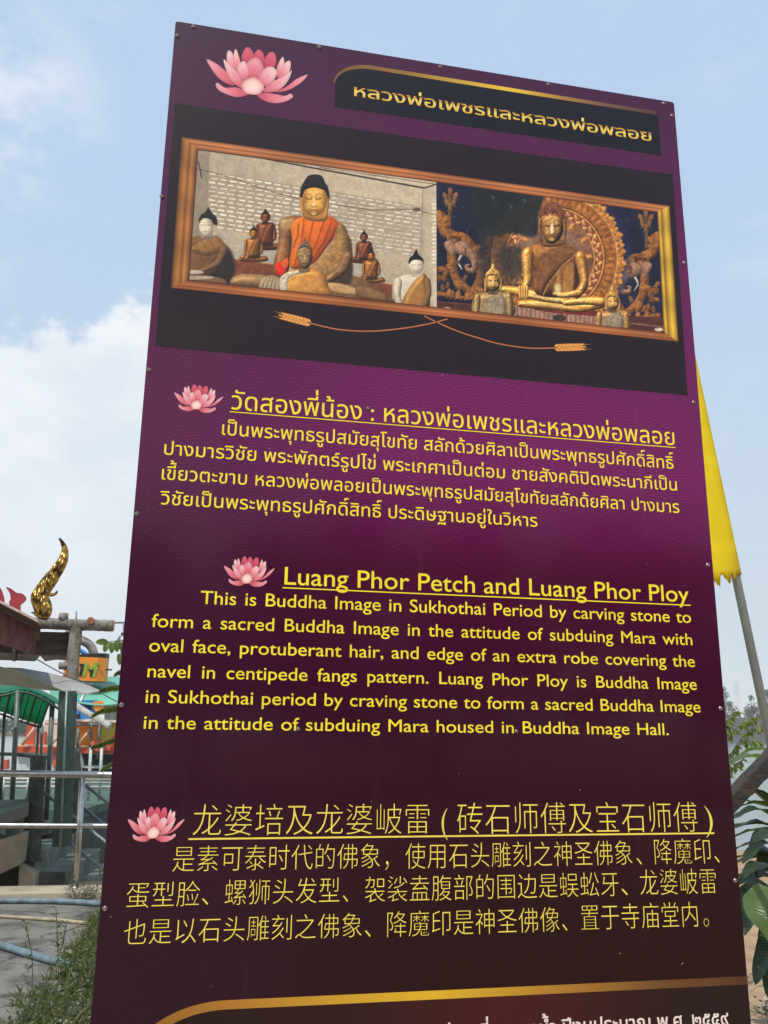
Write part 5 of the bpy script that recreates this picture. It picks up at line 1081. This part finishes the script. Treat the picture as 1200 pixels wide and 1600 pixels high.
# =================================================================== PLANTS
M_WEED = leaf_mat('weed_leaf', (.042, .066, .021), (.020, .034, .011)); M_WEED2 = leaf_mat('weed_leaf_pale', (.10, .115, .045), (.045, .06, .022)); M_TWIG = mat('brown_twig', (.13, .10, .07), .9)
def leafq(vs, fs, p, d, l, wd, roll, fold=.2):
    d = d.normalized(); s_ = d.cross(Vector((0, 0, 1))); s_ = s_.normalized() if s_.length > .05 else Vector((1, 0, 0))
    s_ = Matrix.Rotation(roll, 3, d) @ s_; nn = s_.cross(d); k = len(vs)
    vs += [p, p+d*l*.45+s_*wd+nn*wd*fold, p+d*l-Vector((0, 0, l*.12)), p+d*l*.45-s_*wd+nn*wd*fold]; fs += [(k, k+1, k+2), (k, k+2, k+3)]
def weeds(name, m, n, pick, hmax, lmin, lmax, seed):
    rnd = random.Random(seed); vs = []; fs = []
    for i in range(n):
        x, y, h = pick(rnd); top = h*hmax*(.3+.7*rnd.random()); lean = Vector((rnd.uniform(-.4, .4), rnd.uniform(-.4, .4), 1)).normalized()
        for k in range(6):
            p = Vector((x, y, .03))+lean*top*(k+rnd.random())/6; a = rnd.uniform(0, 6.28); d = Vector((math.cos(a), math.sin(a), rnd.uniform(-.2, .9)+(1.2 if i % 3 == 0 else 0)))
            leafq(vs, fs, p, d, rnd.uniform(lmin, lmax)*(1.7 if i % 3 == 0 else 1), rnd.uniform(.09, .22)*lmax*(.45 if i % 3 == 0 else 1), rnd.uniform(-.6, .6))
    b = MB(); b.add(vs, fs); return tag(b.build(name, m), kind='stuff')
c_w = pt_z(128, 1660, 0); c_w2 = pt_z(172, 1450, 0)
def pick_l(r_):
    while True:
        f = r_.random(); c = c_w.lerp(c_w2, f); wd = .36*(1-f)+.17; x = c.x+r_.uniform(-1, 1)*wd; y = c.y+r_.uniform(-.6, .6)
        e = 1-abs(x-c.x)/wd
        if math.sin(x*9+y*5)+math.sin(y*11-x*6)+1.5 < r_.random()*1.6: continue
        if r_.random() < e*1.6+.05: return x, y, .35+.65*e
weeds('weeds', M_WEED, 1150, pick_l, .22, .02, .055, 3); weeds('weeds', M_WEED2, 520, pick_l, .30, .015, .055, 4); weeds('weeds', leaf_mat('dry_grass', (.22, .19, .10), (.13, .11, .06)), 260, pick_l, .16, .03, .09, 6)
def pick_k(r_): p = pt_z(r_.uniform(105, 175), r_.uniform(1404, 1416), 0); return p.x, p.y, 1
weeds('weeds', M_WEED, 60, pick_k, .16, .02, .05, 9)
vs = []; fs = []; rnd = random.Random(5)
for i in range(330):
    x, y, h = pick_l(rnd); z = .06+.20*h*rnd.random(); r_ = .004+.004*rnd.random(); k = len(vs)
    for j in range(5): a = j*1.2566; vs.append((x+r_*math.cos(a), y-.3*r_*math.sin(a), z+r_*math.sin(a)))
    fs.append(tuple(range(k, k+5)))
b = MB(); b.add(vs, fs); tag(b.build('weed_blossom', mat('pale_blossom', (.50, .50, .38), .8)), kind='stuff')
# dry weed stalks standing above the mass
for px, py, hgt, sd2 in ((50, 1490, .42, 1), (66, 1485, .40, 2), (92, 1480, .46, 3), (120, 1400, .24, 4), (146, 1402, .30, 5)):
    rnd = random.Random(sd2); p0 = pt_z(px, py+62 if py > 1450 else py+8, .03); b = MB(); tip = p0+Vector((rnd.uniform(-.12, .12), 0, hgt)); pts = spl([p0, p0.lerp(tip, .5)+Vector((rnd.uniform(-.03, .03), 0, 0)), tip], 4); b.tube(pts, .0035, 5)
    o = b.build('weed_stalk', M_TWIG, None, origin=p0); tag(o, 'thin dry weed stalk rising from the weeds beside the sign', 'weed', 'dry weed stalks')
    vs = []; fs = []
    for k in range(16): p = p0.lerp(tip, .3+.7*rnd.random()); a = rnd.uniform(0, 6.28); leafq(vs, fs, p, Vector((math.cos(a), math.sin(a)*.6, .5)), .045, .010, 0)
    b = MB(); b.add(vs, fs); b.build('foliage', M_WEED, o)

def blade(b, P, W_, fold=.25, nseg=12, wav=0, seed=0, up=Vector((0, 0, 1))):
    """a broad leaf along the spline P with half-width W_, folded on its midrib"""
    q = spl(P, max(2, nseg//(len(P)-1))); n = len(q); vs = []; fs = []; rnd = random.Random(seed); ph = rnd.uniform(0, 6)
    for i, p in enumerate(q):
        t = i/(n-1); tg = (q[min(i+1, n-1)]-q[max(i-1, 0)]).normalized(); s_ = tg.cross(up); s_ = s_.normalized() if s_.length > .05 else Vector((1, 0, 0)); nn = s_.cross(tg)
        wd = W_*(math.sin(math.pi*min(1, t*.94+.06)**.85)**.8 if t < 1 else 0); wv = wav*W_*math.sin(t*16+ph)
        vs += [p-s_*wd+nn*(wd*fold+wv), p-s_*wd*.5+nn*wd*fold*.42, p, p+s_*wd*.5+nn*wd*fold*.42, p+s_*wd+nn*(wd*fold-wv)]
    for i in range(n-1):
        for k in range(4): a = i*5+k; fs.append((a, a+1, a+6, a+5))
    return b.add(vs, fs, True)
def big_leaf_mat(name, c1, c2, tr=.3):
    m, t, b = base_mat(name); co = objco(t); wv = t.node('ShaderNodeTexWave', wave_type='BANDS', bands_direction='DIAGONAL'); wv.inputs['Scale'].default_value = 22; wv.inputs['Distortion'].default_value = 2; t.l.new(co, wv.inputs['Vector'])
    c = t.mix(t.smooth(t.noise(co, 5, 4), .36, .64), c1, c2); c = t.mix(t.m('MULTIPLY', wv.outputs['Fac'], .28), c, tuple(v*.55 for v in c1)); c = t.mix(t.m('MULTIPLY', t.smooth(t.noise(co, 26, 4), .64, .74), .7), c, (.16, .12, .05))
    t.l.new(c, b.inputs['Base Color']); b.inputs['Roughness'].default_value = .38; tl = t.node('ShaderNodeBsdfTranslucent'); t.l.new(t.mix(.5, c, (.30, .45, .05)), tl.inputs[0]); mx = t.node('ShaderNodeMixShader'); mx.inputs[0].default_value = tr
    bn = t.node('ShaderNodeBump'); bn.inputs['Strength'].default_value = .25; bn.inputs['Distance'].default_value = .01; t.l.new(wv.outputs['Fac'], bn.inputs['Height']); t.l.new(bn.outputs[0], b.inputs['Normal'])
    t.l.new(b.outputs[0], mx.inputs[1]); t.l.new(tl.outputs[0], mx.inputs[2]); t.l.new(mx.outputs[0], t.n['Material Output'].inputs[0]); return m
M_BL1 = big_leaf_mat('broad_leaf_bright', (.12, .18, .045), (.06, .11, .028)); M_BL2 = big_leaf_mat('broad_leaf_dark', (.026, .048, .018), (.013, .027, .011), .12)
M_STEM = mat('green_brown_stem', (.10, .10, .05), .8, bump=.2)
plant = empty('broad_leaf_plant', tuple(at(1225, 1500, 2.4).xy)+(0,), 'broad leaved plant with long arching leaves on the sandy bank right of the sign', 'plant')
LV = [((1240, 1350, 2.8), (1196, 1338, 2.8), (1140, 1352, 2.9), .045, 0), ((1240, 1365, 2.7), (1200, 1362, 2.7), (1144, 1372, 2.8), .05, 0), ((1240, 1410, 2.8), (1196, 1392, 2.8), (1146, 1408, 2.9), .05, 0), ((1240, 1300, 2.9), (1200, 1310, 2.9), (1150, 1326, 3.0), .04, 0), ((1240, 1260, 2.9), (1204, 1262, 2.9), (1150, 1246, 3.0), .03, 0),((1240, 1440, 2.6), (1200, 1400, 2.7), (1160, 1404, 2.8), .045, 0), ((1240, 1400, 2.7), (1200, 1350, 2.8), (1166, 1362, 2.9), .045, 0), ((1240, 1380, 2.5), (1210, 1330, 2.5), (1182, 1372, 2.4), .045, 0), ((1238, 1450, 2.2), (1205, 1420, 2.2), (1172, 1440, 2.1), .045, 0), ((1236, 1240, 2.6), (1206, 1215, 2.6), (1180, 1232, 2.6), .035, 0), ((1238, 1330, 2.2), (1208, 1300, 2.1), (1176, 1318, 2.0), .035, 0),  # root, mid, tip (pixel, pixel, depth), half width, bright?
 ((1235, 1215, 2.5), (1185, 1184, 2.4), (1141, 1190, 2.3), .045, 1), ((1240, 1205, 2.6), (1195, 1172, 2.6), (1152, 1180, 2.7), .035, 1), ((1230, 1290, 2.5), (1185, 1240, 2.5), (1138, 1222, 2.4), .030, 0),
 ((1235, 1275, 2.4), (1190, 1240, 2.5), (1165, 1246, 2.6), .030, 0), ((1232, 1285, 2.4), (1190, 1256, 2.4), (1150, 1262, 2.5), .034, 0), ((1235, 1300, 2.3), (1190, 1266, 2.3), (1146, 1278, 2.2), .036, 0), ((1238, 1310, 2.4), (1192, 1288, 2.4), (1142, 1294, 2.4), .040, 0),
 ((1236, 1320, 2.4), (1196, 1296, 2.5), (1166, 1338, 2.5), .030, 0), ((1236, 1340, 2.3), (1195, 1318, 2.3), (1160, 1350, 2.2), .034, 0), ((1236, 1370, 2.5), (1196, 1336, 2.5), (1150, 1340, 2.6), .034, 0), ((1236, 1370, 2.3), (1196, 1352, 2.2), (1156, 1375, 2.1), .042, 0),
 ((1240, 1395, 2.4), (1196, 1370, 2.4), (1146, 1386, 2.4), .050, 0), ((1236, 1400, 2.3), (1190, 1384, 2.2), (1158, 1420, 2.1), .050, 0), ((1232, 1410, 2.2), (1180, 1396, 2.1), (1164, 1462, 2.0), .050, 0), ((1236, 1420, 2.4), (1186, 1412, 2.4), (1150, 1456, 2.5), .045, 0),
 ((1198, 1386, 1.9), (1192, 1425, 1.8), (1206, 1476, 1.75), .055, 1), ((1240, 1450, 2.1), (1206, 1470, 2.0), (1180, 1540, 1.9), .040, 0), ((1240, 1470, 2.1), (1214, 1500, 2.0), (1200, 1560, 1.9), .040, 0), ((1236, 1360, 2.6), (1188, 1300, 2.7), (1140, 1312, 2.8), .034, 0), ((1240, 1430, 2.3), (1216, 1440, 2.2), (1190, 1478, 2.1), .05, 0),
 ((1240, 1270, 2.7), (1212, 1220, 2.8), (1186, 1214, 2.9), .03, 0), ((1250, 1200, 2.5), (1290, 1150, 2.5), (1330, 1180, 2.5), .045, 1), ((1250, 1300, 2.5), (1300, 1260, 2.5), (1350, 1290, 2.5), .045, 0), ((1250, 1360, 2.3), (1300, 1330, 2.3), (1350, 1370, 2.3), .05, 0), ((1245, 1420, 2.3), (1300, 1400, 2.2), (1340, 1450, 2.1), .05, 1)]
for i, (a_, m_, t_, wd, br) in enumerate(LV):
    b = MB(); blade(b, [at(*a_), at(*m_), at(*t_)], wd*1.35, fold=.30, wav=.12, seed=i); b.build('leaf', M_BL1 if br else M_BL2, plant)
for pts in (((1226, 1500, 2.4), (1234, 1400, 2.4), (1236, 1290, 2.4), (1240, 1190, 2.5)), ((1240, 1510, 2.2), (1240, 1430, 2.25), (1236, 1380, 2.3))):
    q = [at(*p) for p in pts]; q[0].z = -.02; MB().tube(spl(q, 5), .02, 10).build('stem', M_STEM, plant)
# small-leaved branch in front of the river
shrub = empty('leafy_shrub', tuple(at(1130, 1560, 3.2).xy)+(0,), 'slender shrub with small yellow green leaves reaching out from behind the sign', 'shrub')
M_SL = leaf_mat('small_leaf', (.17, .22, .055), (.10, .14, .04), .4, 30); base_ = Vector((*at(1120, 1500, 3.2).xy, 0))
twigs = [[(1110, 1200), (1128, 1160), (1142, 1122), (1150, 1112)], [(1112, 1210), (1135, 1190), (1150, 1166), (1170, 1142), (1190, 1136)], [(1112, 1190), (1140, 1150), (1160, 1130), (1180, 1122)], [(1110, 1215), (1132, 1210), (1146, 1200), (1160, 1188)], [(1110, 1180), (1130, 1140), (1138, 1128)], [(1150, 1166), (1165, 1158), (1186, 1160)]]
b = MB(); vs = []; fs = []; rnd = random.Random(12)
b.tube(spl([base_, at(1112, 1350, 3.2), at(1110, 1215, 3.2)], 5), .010, 8)
for tw in twigs:
    q = spl([at(px, py, 3.2+.12*i) for i, (px, py) in enumerate(tw)], 6); b.tube(q, .0035, 6)
    for i in range(6, len(q)):
        for s_ in (-1, 1, 0):
            d = Vector((rnd.uniform(-.4, .9), rnd.uniform(-.5, .5), rnd.uniform(-1.0, .15))); k = len(vs)
            leafq(vs, fs, q[i]+Vector((rnd.uniform(-.01, .01), 0, rnd.uniform(-.015, .015))), d, rnd.uniform(.034, .058), .0145, rnd.uniform(-.9, .9))
b.build('stem', M_TWIG, shrub); b = MB(); b.add(vs, fs); b.build('foliage', M_SL, shrub)
# sapling with fern-like fronds at the sign's left edge
M_FR = leaf_mat('frond_leaf', (.13, .19, .055), (.08, .125, .035), .45, 20)
sap = empty('sapling', tuple(at(300, 1500, 2.6).xy)+(0,), 'green sapling with feathery fronds poking past the left edge of the sign', 'sapling')
def frond(pix, Y, l, n, sd2):
    rnd = random.Random(sd2); q = spl([at(px, py, Y) for px, py in pix], 8); vs = []; fs = []; b = MB()
    for i in range(len(q)-1):
        for h in (0, .5):
            p = q[i].lerp(q[i+1], h); tg = (q[i+1]-q[i]).normalized(); t = (i+h)/(len(q)-1)
            for s_ in (-1, 1):
                leafq(vs, fs, p, Vector((tg.x*.5, s_*.35, -.9))+tg*.2, l*(.65+.35*math.sin(math.pi*min(1, t*.8+.2)))*rnd.uniform(.85, 1.1), l*.17, rnd.uniform(-.5, .5))
    b.add(vs, fs); b.tube(q, .0022, 5); b.build('frond', M_FR, sap)
for i, (pix, l) in enumerate((([(215, 1074), (195, 1070), (175, 1072), (158, 1076)], .036), ([(215, 1104), (190, 1102), (165, 1106), (147, 1114)], .042), ([(215, 1144), (190, 1148), (165, 1158), (146, 1164)], .040), ([(220, 1180), (195, 1184), (178, 1190), (160, 1200)], .036), ([(230, 1050), (205, 1046), (190, 1047), (182, 1050)], .034))):
    frond(pix, 2.6, l, 20, i)
LB = MB()
for px, py, dx, dz in ((170, 1003, -.3, -1), (176, 1004, 0, -1), (182, 1002, .15, -1), (188, 1003, .3, -1), (168, 1003, -.9, -.1), (187, 1022, .1, -1), (192, 1016, .2, -1), (194, 1004, 0, -1)):
    u_ = Vector((dx, -.25, dz)).normalized(); p_ = at(px, py, 2.6); blade(LB, [p_, p_+u_*.026+Vector((.004*dx, -.008, 0)), p_+u_*.054], .015, fold=.3, nseg=8, up=Vector((.3+dx*.4, -1, 0)))
b = LB; b.tube(spl([at(230, 1010, 2.6), at(200, 1001, 2.6), at(166, 1003, 2.6)], 5), .002, 5); b.build('leaf_spray', M_FR, sap)
q = [Vector((*at(300, 1500, 2.6).xy, -.02)), at(290, 1300, 2.6), at(262, 1120, 2.6), at(240, 1000, 2.6)]; MB().tube(spl(q, 6), .016, 8).build('stem', M_STEM, sap)
for y0 in (1010, 1050, 1078, 1106, 1144, 1182): MB().tube([at(250+max(0, (y0-1050)*.12), y0+30, 2.6), at(214, y0+1, 2.6)], .005, 6).build('twig', M_STEM, sap)
# low white-flowered plant at the bottom right
fl = empty('flowering_weed', tuple(at(1195, 1560, 1.9).xy)+(0,), 'low weed with small white flowers on the dark soil in the bottom corner', 'weed')
M_WF = mat('white_petal', (.75, .74, .68), .6); vs = []; fs = []; rnd = random.Random(4); o0 = pt_z(1200, 1590, 0); b = MB()
for k in range(70): a = rnd.uniform(0, 6.28); rr_ = rnd.uniform(0, .26); leafq(vs, fs, Vector((o0.x+rr_*math.cos(a), o0.y+rr_*math.sin(a), rnd.uniform(.0, .07))), Vector((math.cos(a), math.sin(a), .5)), rnd.uniform(.03, .06), .012, 0)
b.add(vs, fs); b.build('foliage', M_WEED, fl)
for px, py in ((1189.5, 1571), (1180.5, 1578), (1189, 1590), (1196, 1558), (1190, 1566)):
    p = at(px, py, o0.y-.05); b = MB()
    for j in range(5): a = j*1.2566+px; leafq(b.v, b.f, p, Vector((math.cos(a), -.4, math.sin(a))), .014, .006, 0); b.sm = [False]*len(b.f)
    b.tube([p, Vector((p.x+.02, p.y+.03, .01))], .0012, 4); b.build('flower', M_WF, fl)
# leaning timber behind the sign
M_TIMB = mat('old_timber', (.048, .037, .029), .9, scale=7, bump=.6, bscale=22, col2=(.03, .024, .02), stretch=(1, 1, 2), detail=8)
ta_, tb_ = at(1090, 1318, 1.3), at(1232, 1163.2, 1.3); ta_ = ta_+(ta_-tb_)*((ta_.z+.02)/(tb_.z-ta_.z)); d = (tb_-ta_).normalized(); nn = Vector((-d.z, 0, d.x)); b = MB()
q = [ta_+d*(tb_-ta_).length*i/24 for i in range(25)]; wv = [.0262+.002*math.sin(i*2.1) for i in range(25)]
b.prism([tuple(p+nn*w_) for p, w_ in zip(q, wv)]+[tuple(p-nn*w_) for p, w_ in list(zip(q, wv))[::-1]], (0, .06, 0))
tag(b.build('timber_beam', M_TIMB, None, bevel=.006, origin=ta_), 'rough brown timber beam slanting up from behind the sign', 'beam')
# ---- flag and pole
M_POLE = mat('galvanised_pole', (.34, .39, .39), .5, .3, scale=10, col2=(.27, .31, .31))
fa, fb = at(1070, 520, 1.35), at(1199, 1135, 1.35); d = (fb-fa); gp = fa+d*((fa.z)/(fa.z-fb.z)); gp.z = 0
b = MB(); b.tube([gp-d.normalized()*-.02, fa, fa-d*.35], .0168, 14); po = b.build('flagpole', M_POLE, None, origin=gp); tag(po, 'slim grey steel flagpole leaning behind the right edge of the sign', 'flagpole')
def flag_mat():
    m, t, b = base_mat('yellow_flag_cloth'); co = objco(t); c = t.mix(t.smooth(t.noise(co, 4, 4), .5, .75), (.92, .74, .012), (.74, .54, .015)); t.l.new(c, b.inputs['Base Color']); b.inputs['Roughness'].default_value = .75
    tl = t.node('ShaderNodeBsdfTranslucent'); tl.inputs[0].default_value = (.95, .80, .03, 1); mx = t.node('ShaderNodeMixShader'); mx.inputs[0].default_value = .35
    bn = t.node('ShaderNodeBump'); bn.inputs['Strength'].default_value = .3; bn.inputs['Distance'].default_value = .05; t.l.new(t.noise(co, 6, 2), bn.inputs['Height']); t.l.new(bn.outputs[0], b.inputs['Normal'])
    t.l.new(b.outputs[0], mx.inputs[1]); t.l.new(tl.outputs[0], mx.inputs[2]); t.l.new(mx.outputs[0], t.n['Material Output'].inputs[0]); return m
b = MB(); NV, NUu = 46, 70; rnd = random.Random(3); jag = [(-.030 if (i//3) % 3 == 1 else .006 if (i//3) % 3 == 0 else -.012)+rnd.uniform(-.007, .007) for i in range(NUu+1)]
ps = fa-d*.10; pe = fa.lerp(fb, (914-520)/615.); vs = []
for j in range(NV+1):
    f = j/NV
    for i in range(NUu+1):
        u = (i/NUu)**1.7; p = ps.lerp(pe, f)
        off = Vector((-.62*u, min(1, u*4)*(.05*math.sin(u*9+f*3)+.03*math.sin(u*21+f*5)), 0)); drop = -.10*u*(1-f)+(.055*min(1, u*6) if 1 else 0)*-1*f*.4
        e = jag[i]*(1 if f == 1 else 0)*min(1, u*60)
        r_ = .019 if i == 0 else 0
        vs.append(p+(Vector(((.0195, .013, -.010)[i], (0, -.0185, -.0215)[i], e)) if i < 3 else off+Vector((-.010, -.0225, drop+e))))
b.add(vs, [(j*(NUu+1)+i, j*(NUu+1)+i+1, (j+1)*(NUu+1)+i+1, (j+1)*(NUu+1)+i) for j in range(NV) for i in range(NUu)], True)
fo = b.build('flag', flag_mat(), None, origin=ps); md = fo.modifiers.new('s', 'SOLIDIFY'); md.thickness = .002; md.offset = 0
tag(fo, 'plain yellow cloth flag with a frayed hem hanging on the leaning pole', 'flag')

# =================================================================== ADDED TREES out of view, put in to darken the sign's reflection
M_CROWN = leaf_mat('added_tree_leaf', (.07, .11, .035), (.035, .06, .02), .2, .5); M_CTRK = mat('added_tree_trunk', (.14, .11, .085), .9, bump=.4)
for i, (x, y, H, Wd) in enumerate(((-17, -24, 8.5, 4.6), (-8.5, -27, 9.5, 4.8), (0, -25, 8.2, 4.4), (8, -28, 9.6, 5.0), (16, -25, 8.8, 4.6))):
    rnd = random.Random(40+i); o = empty('added_reflection_tree', (x, y, 0), 'added unseen tree that darkens the reflection in the glossy sign', 'tree', 'added trees facing the sign'); b = MB()
    b.tube([Vector((x, y, -.1)), Vector((x+.15, y, H*.35)), Vector((x-.1, y, H*.75))], [.24, .17, .05], 9); cl_ = [(Vector((x+rnd.uniform(-.8, .8)*Wd, y+rnd.uniform(-.7, .7)*Wd, H*rnd.uniform(.26, .88))), rnd.uniform(.25, .45)*Wd) for _ in range(20)]
    for c, r_ in cl_: b.tube([Vector((x, y, H*.33)), c], [.08, .02], 5)
    b.build('trunk', M_CTRK, o); vs = []; fs = []
    for c, r_ in cl_:
        for k in range(130):
            v = Vector((rnd.gauss(0, 1), rnd.gauss(0, 1), rnd.gauss(0, 1))).normalized()*r_*rnd.random()**.4; q_ = rnd.uniform(.25, .5)
            leafq(vs, fs, c+v, Vector((rnd.uniform(-1, 1), rnd.uniform(-1, 1), rnd.uniform(-1, .6))), q_*1.5, q_*.5, rnd.uniform(-1.5, 1.5))
    b = MB(); b.add(vs, fs); b.build('crown', M_CROWN, o)
# =================================================================== FAR BANK
M_FAR = leaf_mat('far_crown_leaf', (.035, .06, .03), (.02, .038, .018), .15, .3)
M_TRK = mat('far_trunk', (.12, .10, .08), .9)
def far_tree(px, pyt, pyb, wpx, Y, seed, label):
    rnd = random.Random(seed); bz = at(px, pyb, Y); topz = at(px, pyt, Y).z; H = topz-.4; Wd = wpx*(Y+1.655)/FPX*.5
    o = empty('riverside_tree', (bz.x, Y, .4), label, 'tree', 'trees on the far bank'); b = MB()
    b.tube([Vector((bz.x, Y, .2)), Vector((bz.x+.2, Y, H*.4)), Vector((bz.x-.2, Y, H*.75))], [H*.03, H*.022, H*.008], 8)
    cl_ = [(Vector((bz.x+rnd.uniform(-.75, .75)*Wd, Y+rnd.uniform(-.6, .6)*Wd, .4+H*rnd.uniform(.28, .86))), rnd.uniform(.22, .48)*Wd) for _ in range(16)]+[(Vector((bz.x+rnd.uniform(-.2, .2)*Wd, Y, .4+H*.92)), .25*Wd)]
    for c, r_ in cl_: b.tube([Vector((bz.x, Y, H*.35)), c], [H*.01, H*.003], 5)
    b.build('trunk', M_TRK, o); vs = []; fs = []
    for c, r_ in cl_:
        for k in range(110):
            v = Vector((rnd.gauss(0, 1), rnd.gauss(0, 1), rnd.gauss(0, 1))).normalized()*r_*rnd.random()**.4; s_ = rnd.uniform(.25, .6)
            leafq(vs, fs, c+v, Vector((rnd.uniform(-1, 1), rnd.uniform(-1, 1), rnd.uniform(-1, .6))), s_*1.7, s_*.55, rnd.uniform(-1.5, 1.5))
    b = MB(); b.add(vs, fs); b.build('crown', M_FAR, o); return o
far_tree(1136, 1070, 1141, 40, 398, 1, 'tallest far riverside tree showing right at the sign edge')
far_tree(1177, 1084, 1141, 40, 398, 2, 'round far riverside tree between the faint pylon and the flagpole')
far_tree(1206, 1074, 1141, 30, 399, 3, 'far riverside tree beyond the flagpole at the picture edge')
far_tree(24, 1128, 1152, 46, 398, 5, 'low far riverside tree seen between the canopy posts')
far_tree(-16, 1130, 1152, 44, 400, 6, 'low far riverside tree left of the canopy posts')
rnd = random.Random(77); vs = []; fs = []
for i in range(7000):
    x = rnd.uniform(-330, 330); hh = 3.2+2.2*math.sin(x*.045)+1.8*math.sin(x*.13+1)+1.2*math.sin(x*.37)
    leafq(vs, fs, Vector((x, 408+rnd.uniform(-4, 4), .4+max(1.2, hh)*rnd.random()**.8)), Vector((rnd.uniform(-1, 1), rnd.uniform(-1, 1), rnd.uniform(-1, .6))), rnd.uniform(1.2, 2.6), rnd.uniform(.4, .8), rnd.uniform(-1.5, 1.5))
b = MB(); b.add(vs, fs); tag(b.build('treeline', M_FAR), kind='stuff')
M_QUAY = mat('dark_quay_wall', (.085, .09, .10), .9, scale=.3)
q0, q1 = at(1085, 1120, 393), at(1230, 1119, 393)
tag(MB().box(((q0.x+q1.x)/2, 393, (q0.z+WZ-.8)/2), (q1.x-q0.x, 3, q0.z-WZ+.8)).build('quay_wall', M_QUAY, None, origin=(q0.x, 393, 0)), 'long dark quay wall on the far bank below the trees', 'wall')
# pylon
py_b = at(1156, 1136, 1500); py_b.z = .5; pyl = MB(); H = at(1152, 1064, 1500).z; bw, tw = 9, 3
def pcorner(f, i): w_ = bw+(tw-bw)*min(1, f*1.2); return Vector((py_b.x+(-1, 1, 1, -1)[i]*w_, py_b.y+(-1, -1, 1, 1)[i]*w_, .5+(H-.5)*f))
for i in range(4): pyl.tube([pcorner(f/8, i) for f in range(9)], .22, 5)
for k in range(12):
    for i in range(4): pyl.tube([pcorner(k/12, i), pcorner((k+1)/12, (i+1) % 4)], .10, 4); pyl.tube([pcorner((k+1)/12, i), pcorner(k/12, (i+1) % 4)], .10, 4)
for f in (.80, .90, .985):
    for s_ in (-1, 1): z = .5+(H-.5)*f; pyl.tube([Vector((py_b.x, py_b.y, z)), Vector((py_b.x+s_*6, py_b.y, z))], .25, 5)
tag(pyl.build('pylon', mat('galvanised_lattice', (.35, .36, .37), .6, .3), None, origin=py_b), 'faint lattice power pylon far beyond the river between two trees', 'pylon')
# ---- humid air
hz_m = bpy.data.materials.new('river_haze'); hz_m.use_nodes = True; t = NT(hz_m.node_tree); t.n.clear()
pv = t.node('ShaderNodeVolumePrincipled'); pv.inputs['Color'].default_value = (.985, .99, 1, 1); pv.inputs['Density'].default_value = .00030; pv.inputs['Anisotropy'].default_value = 0
SC.cycles.volume_bounces = 2
om = t.node('ShaderNodeOutputMaterial'); t.l.new(pv.outputs[0], om.inputs['Volume'])
hb = MB().box((0, 1500, 42), (5600, 5000, 91.4)).build('haze', hz_m); tag(hb, kind='stuff')
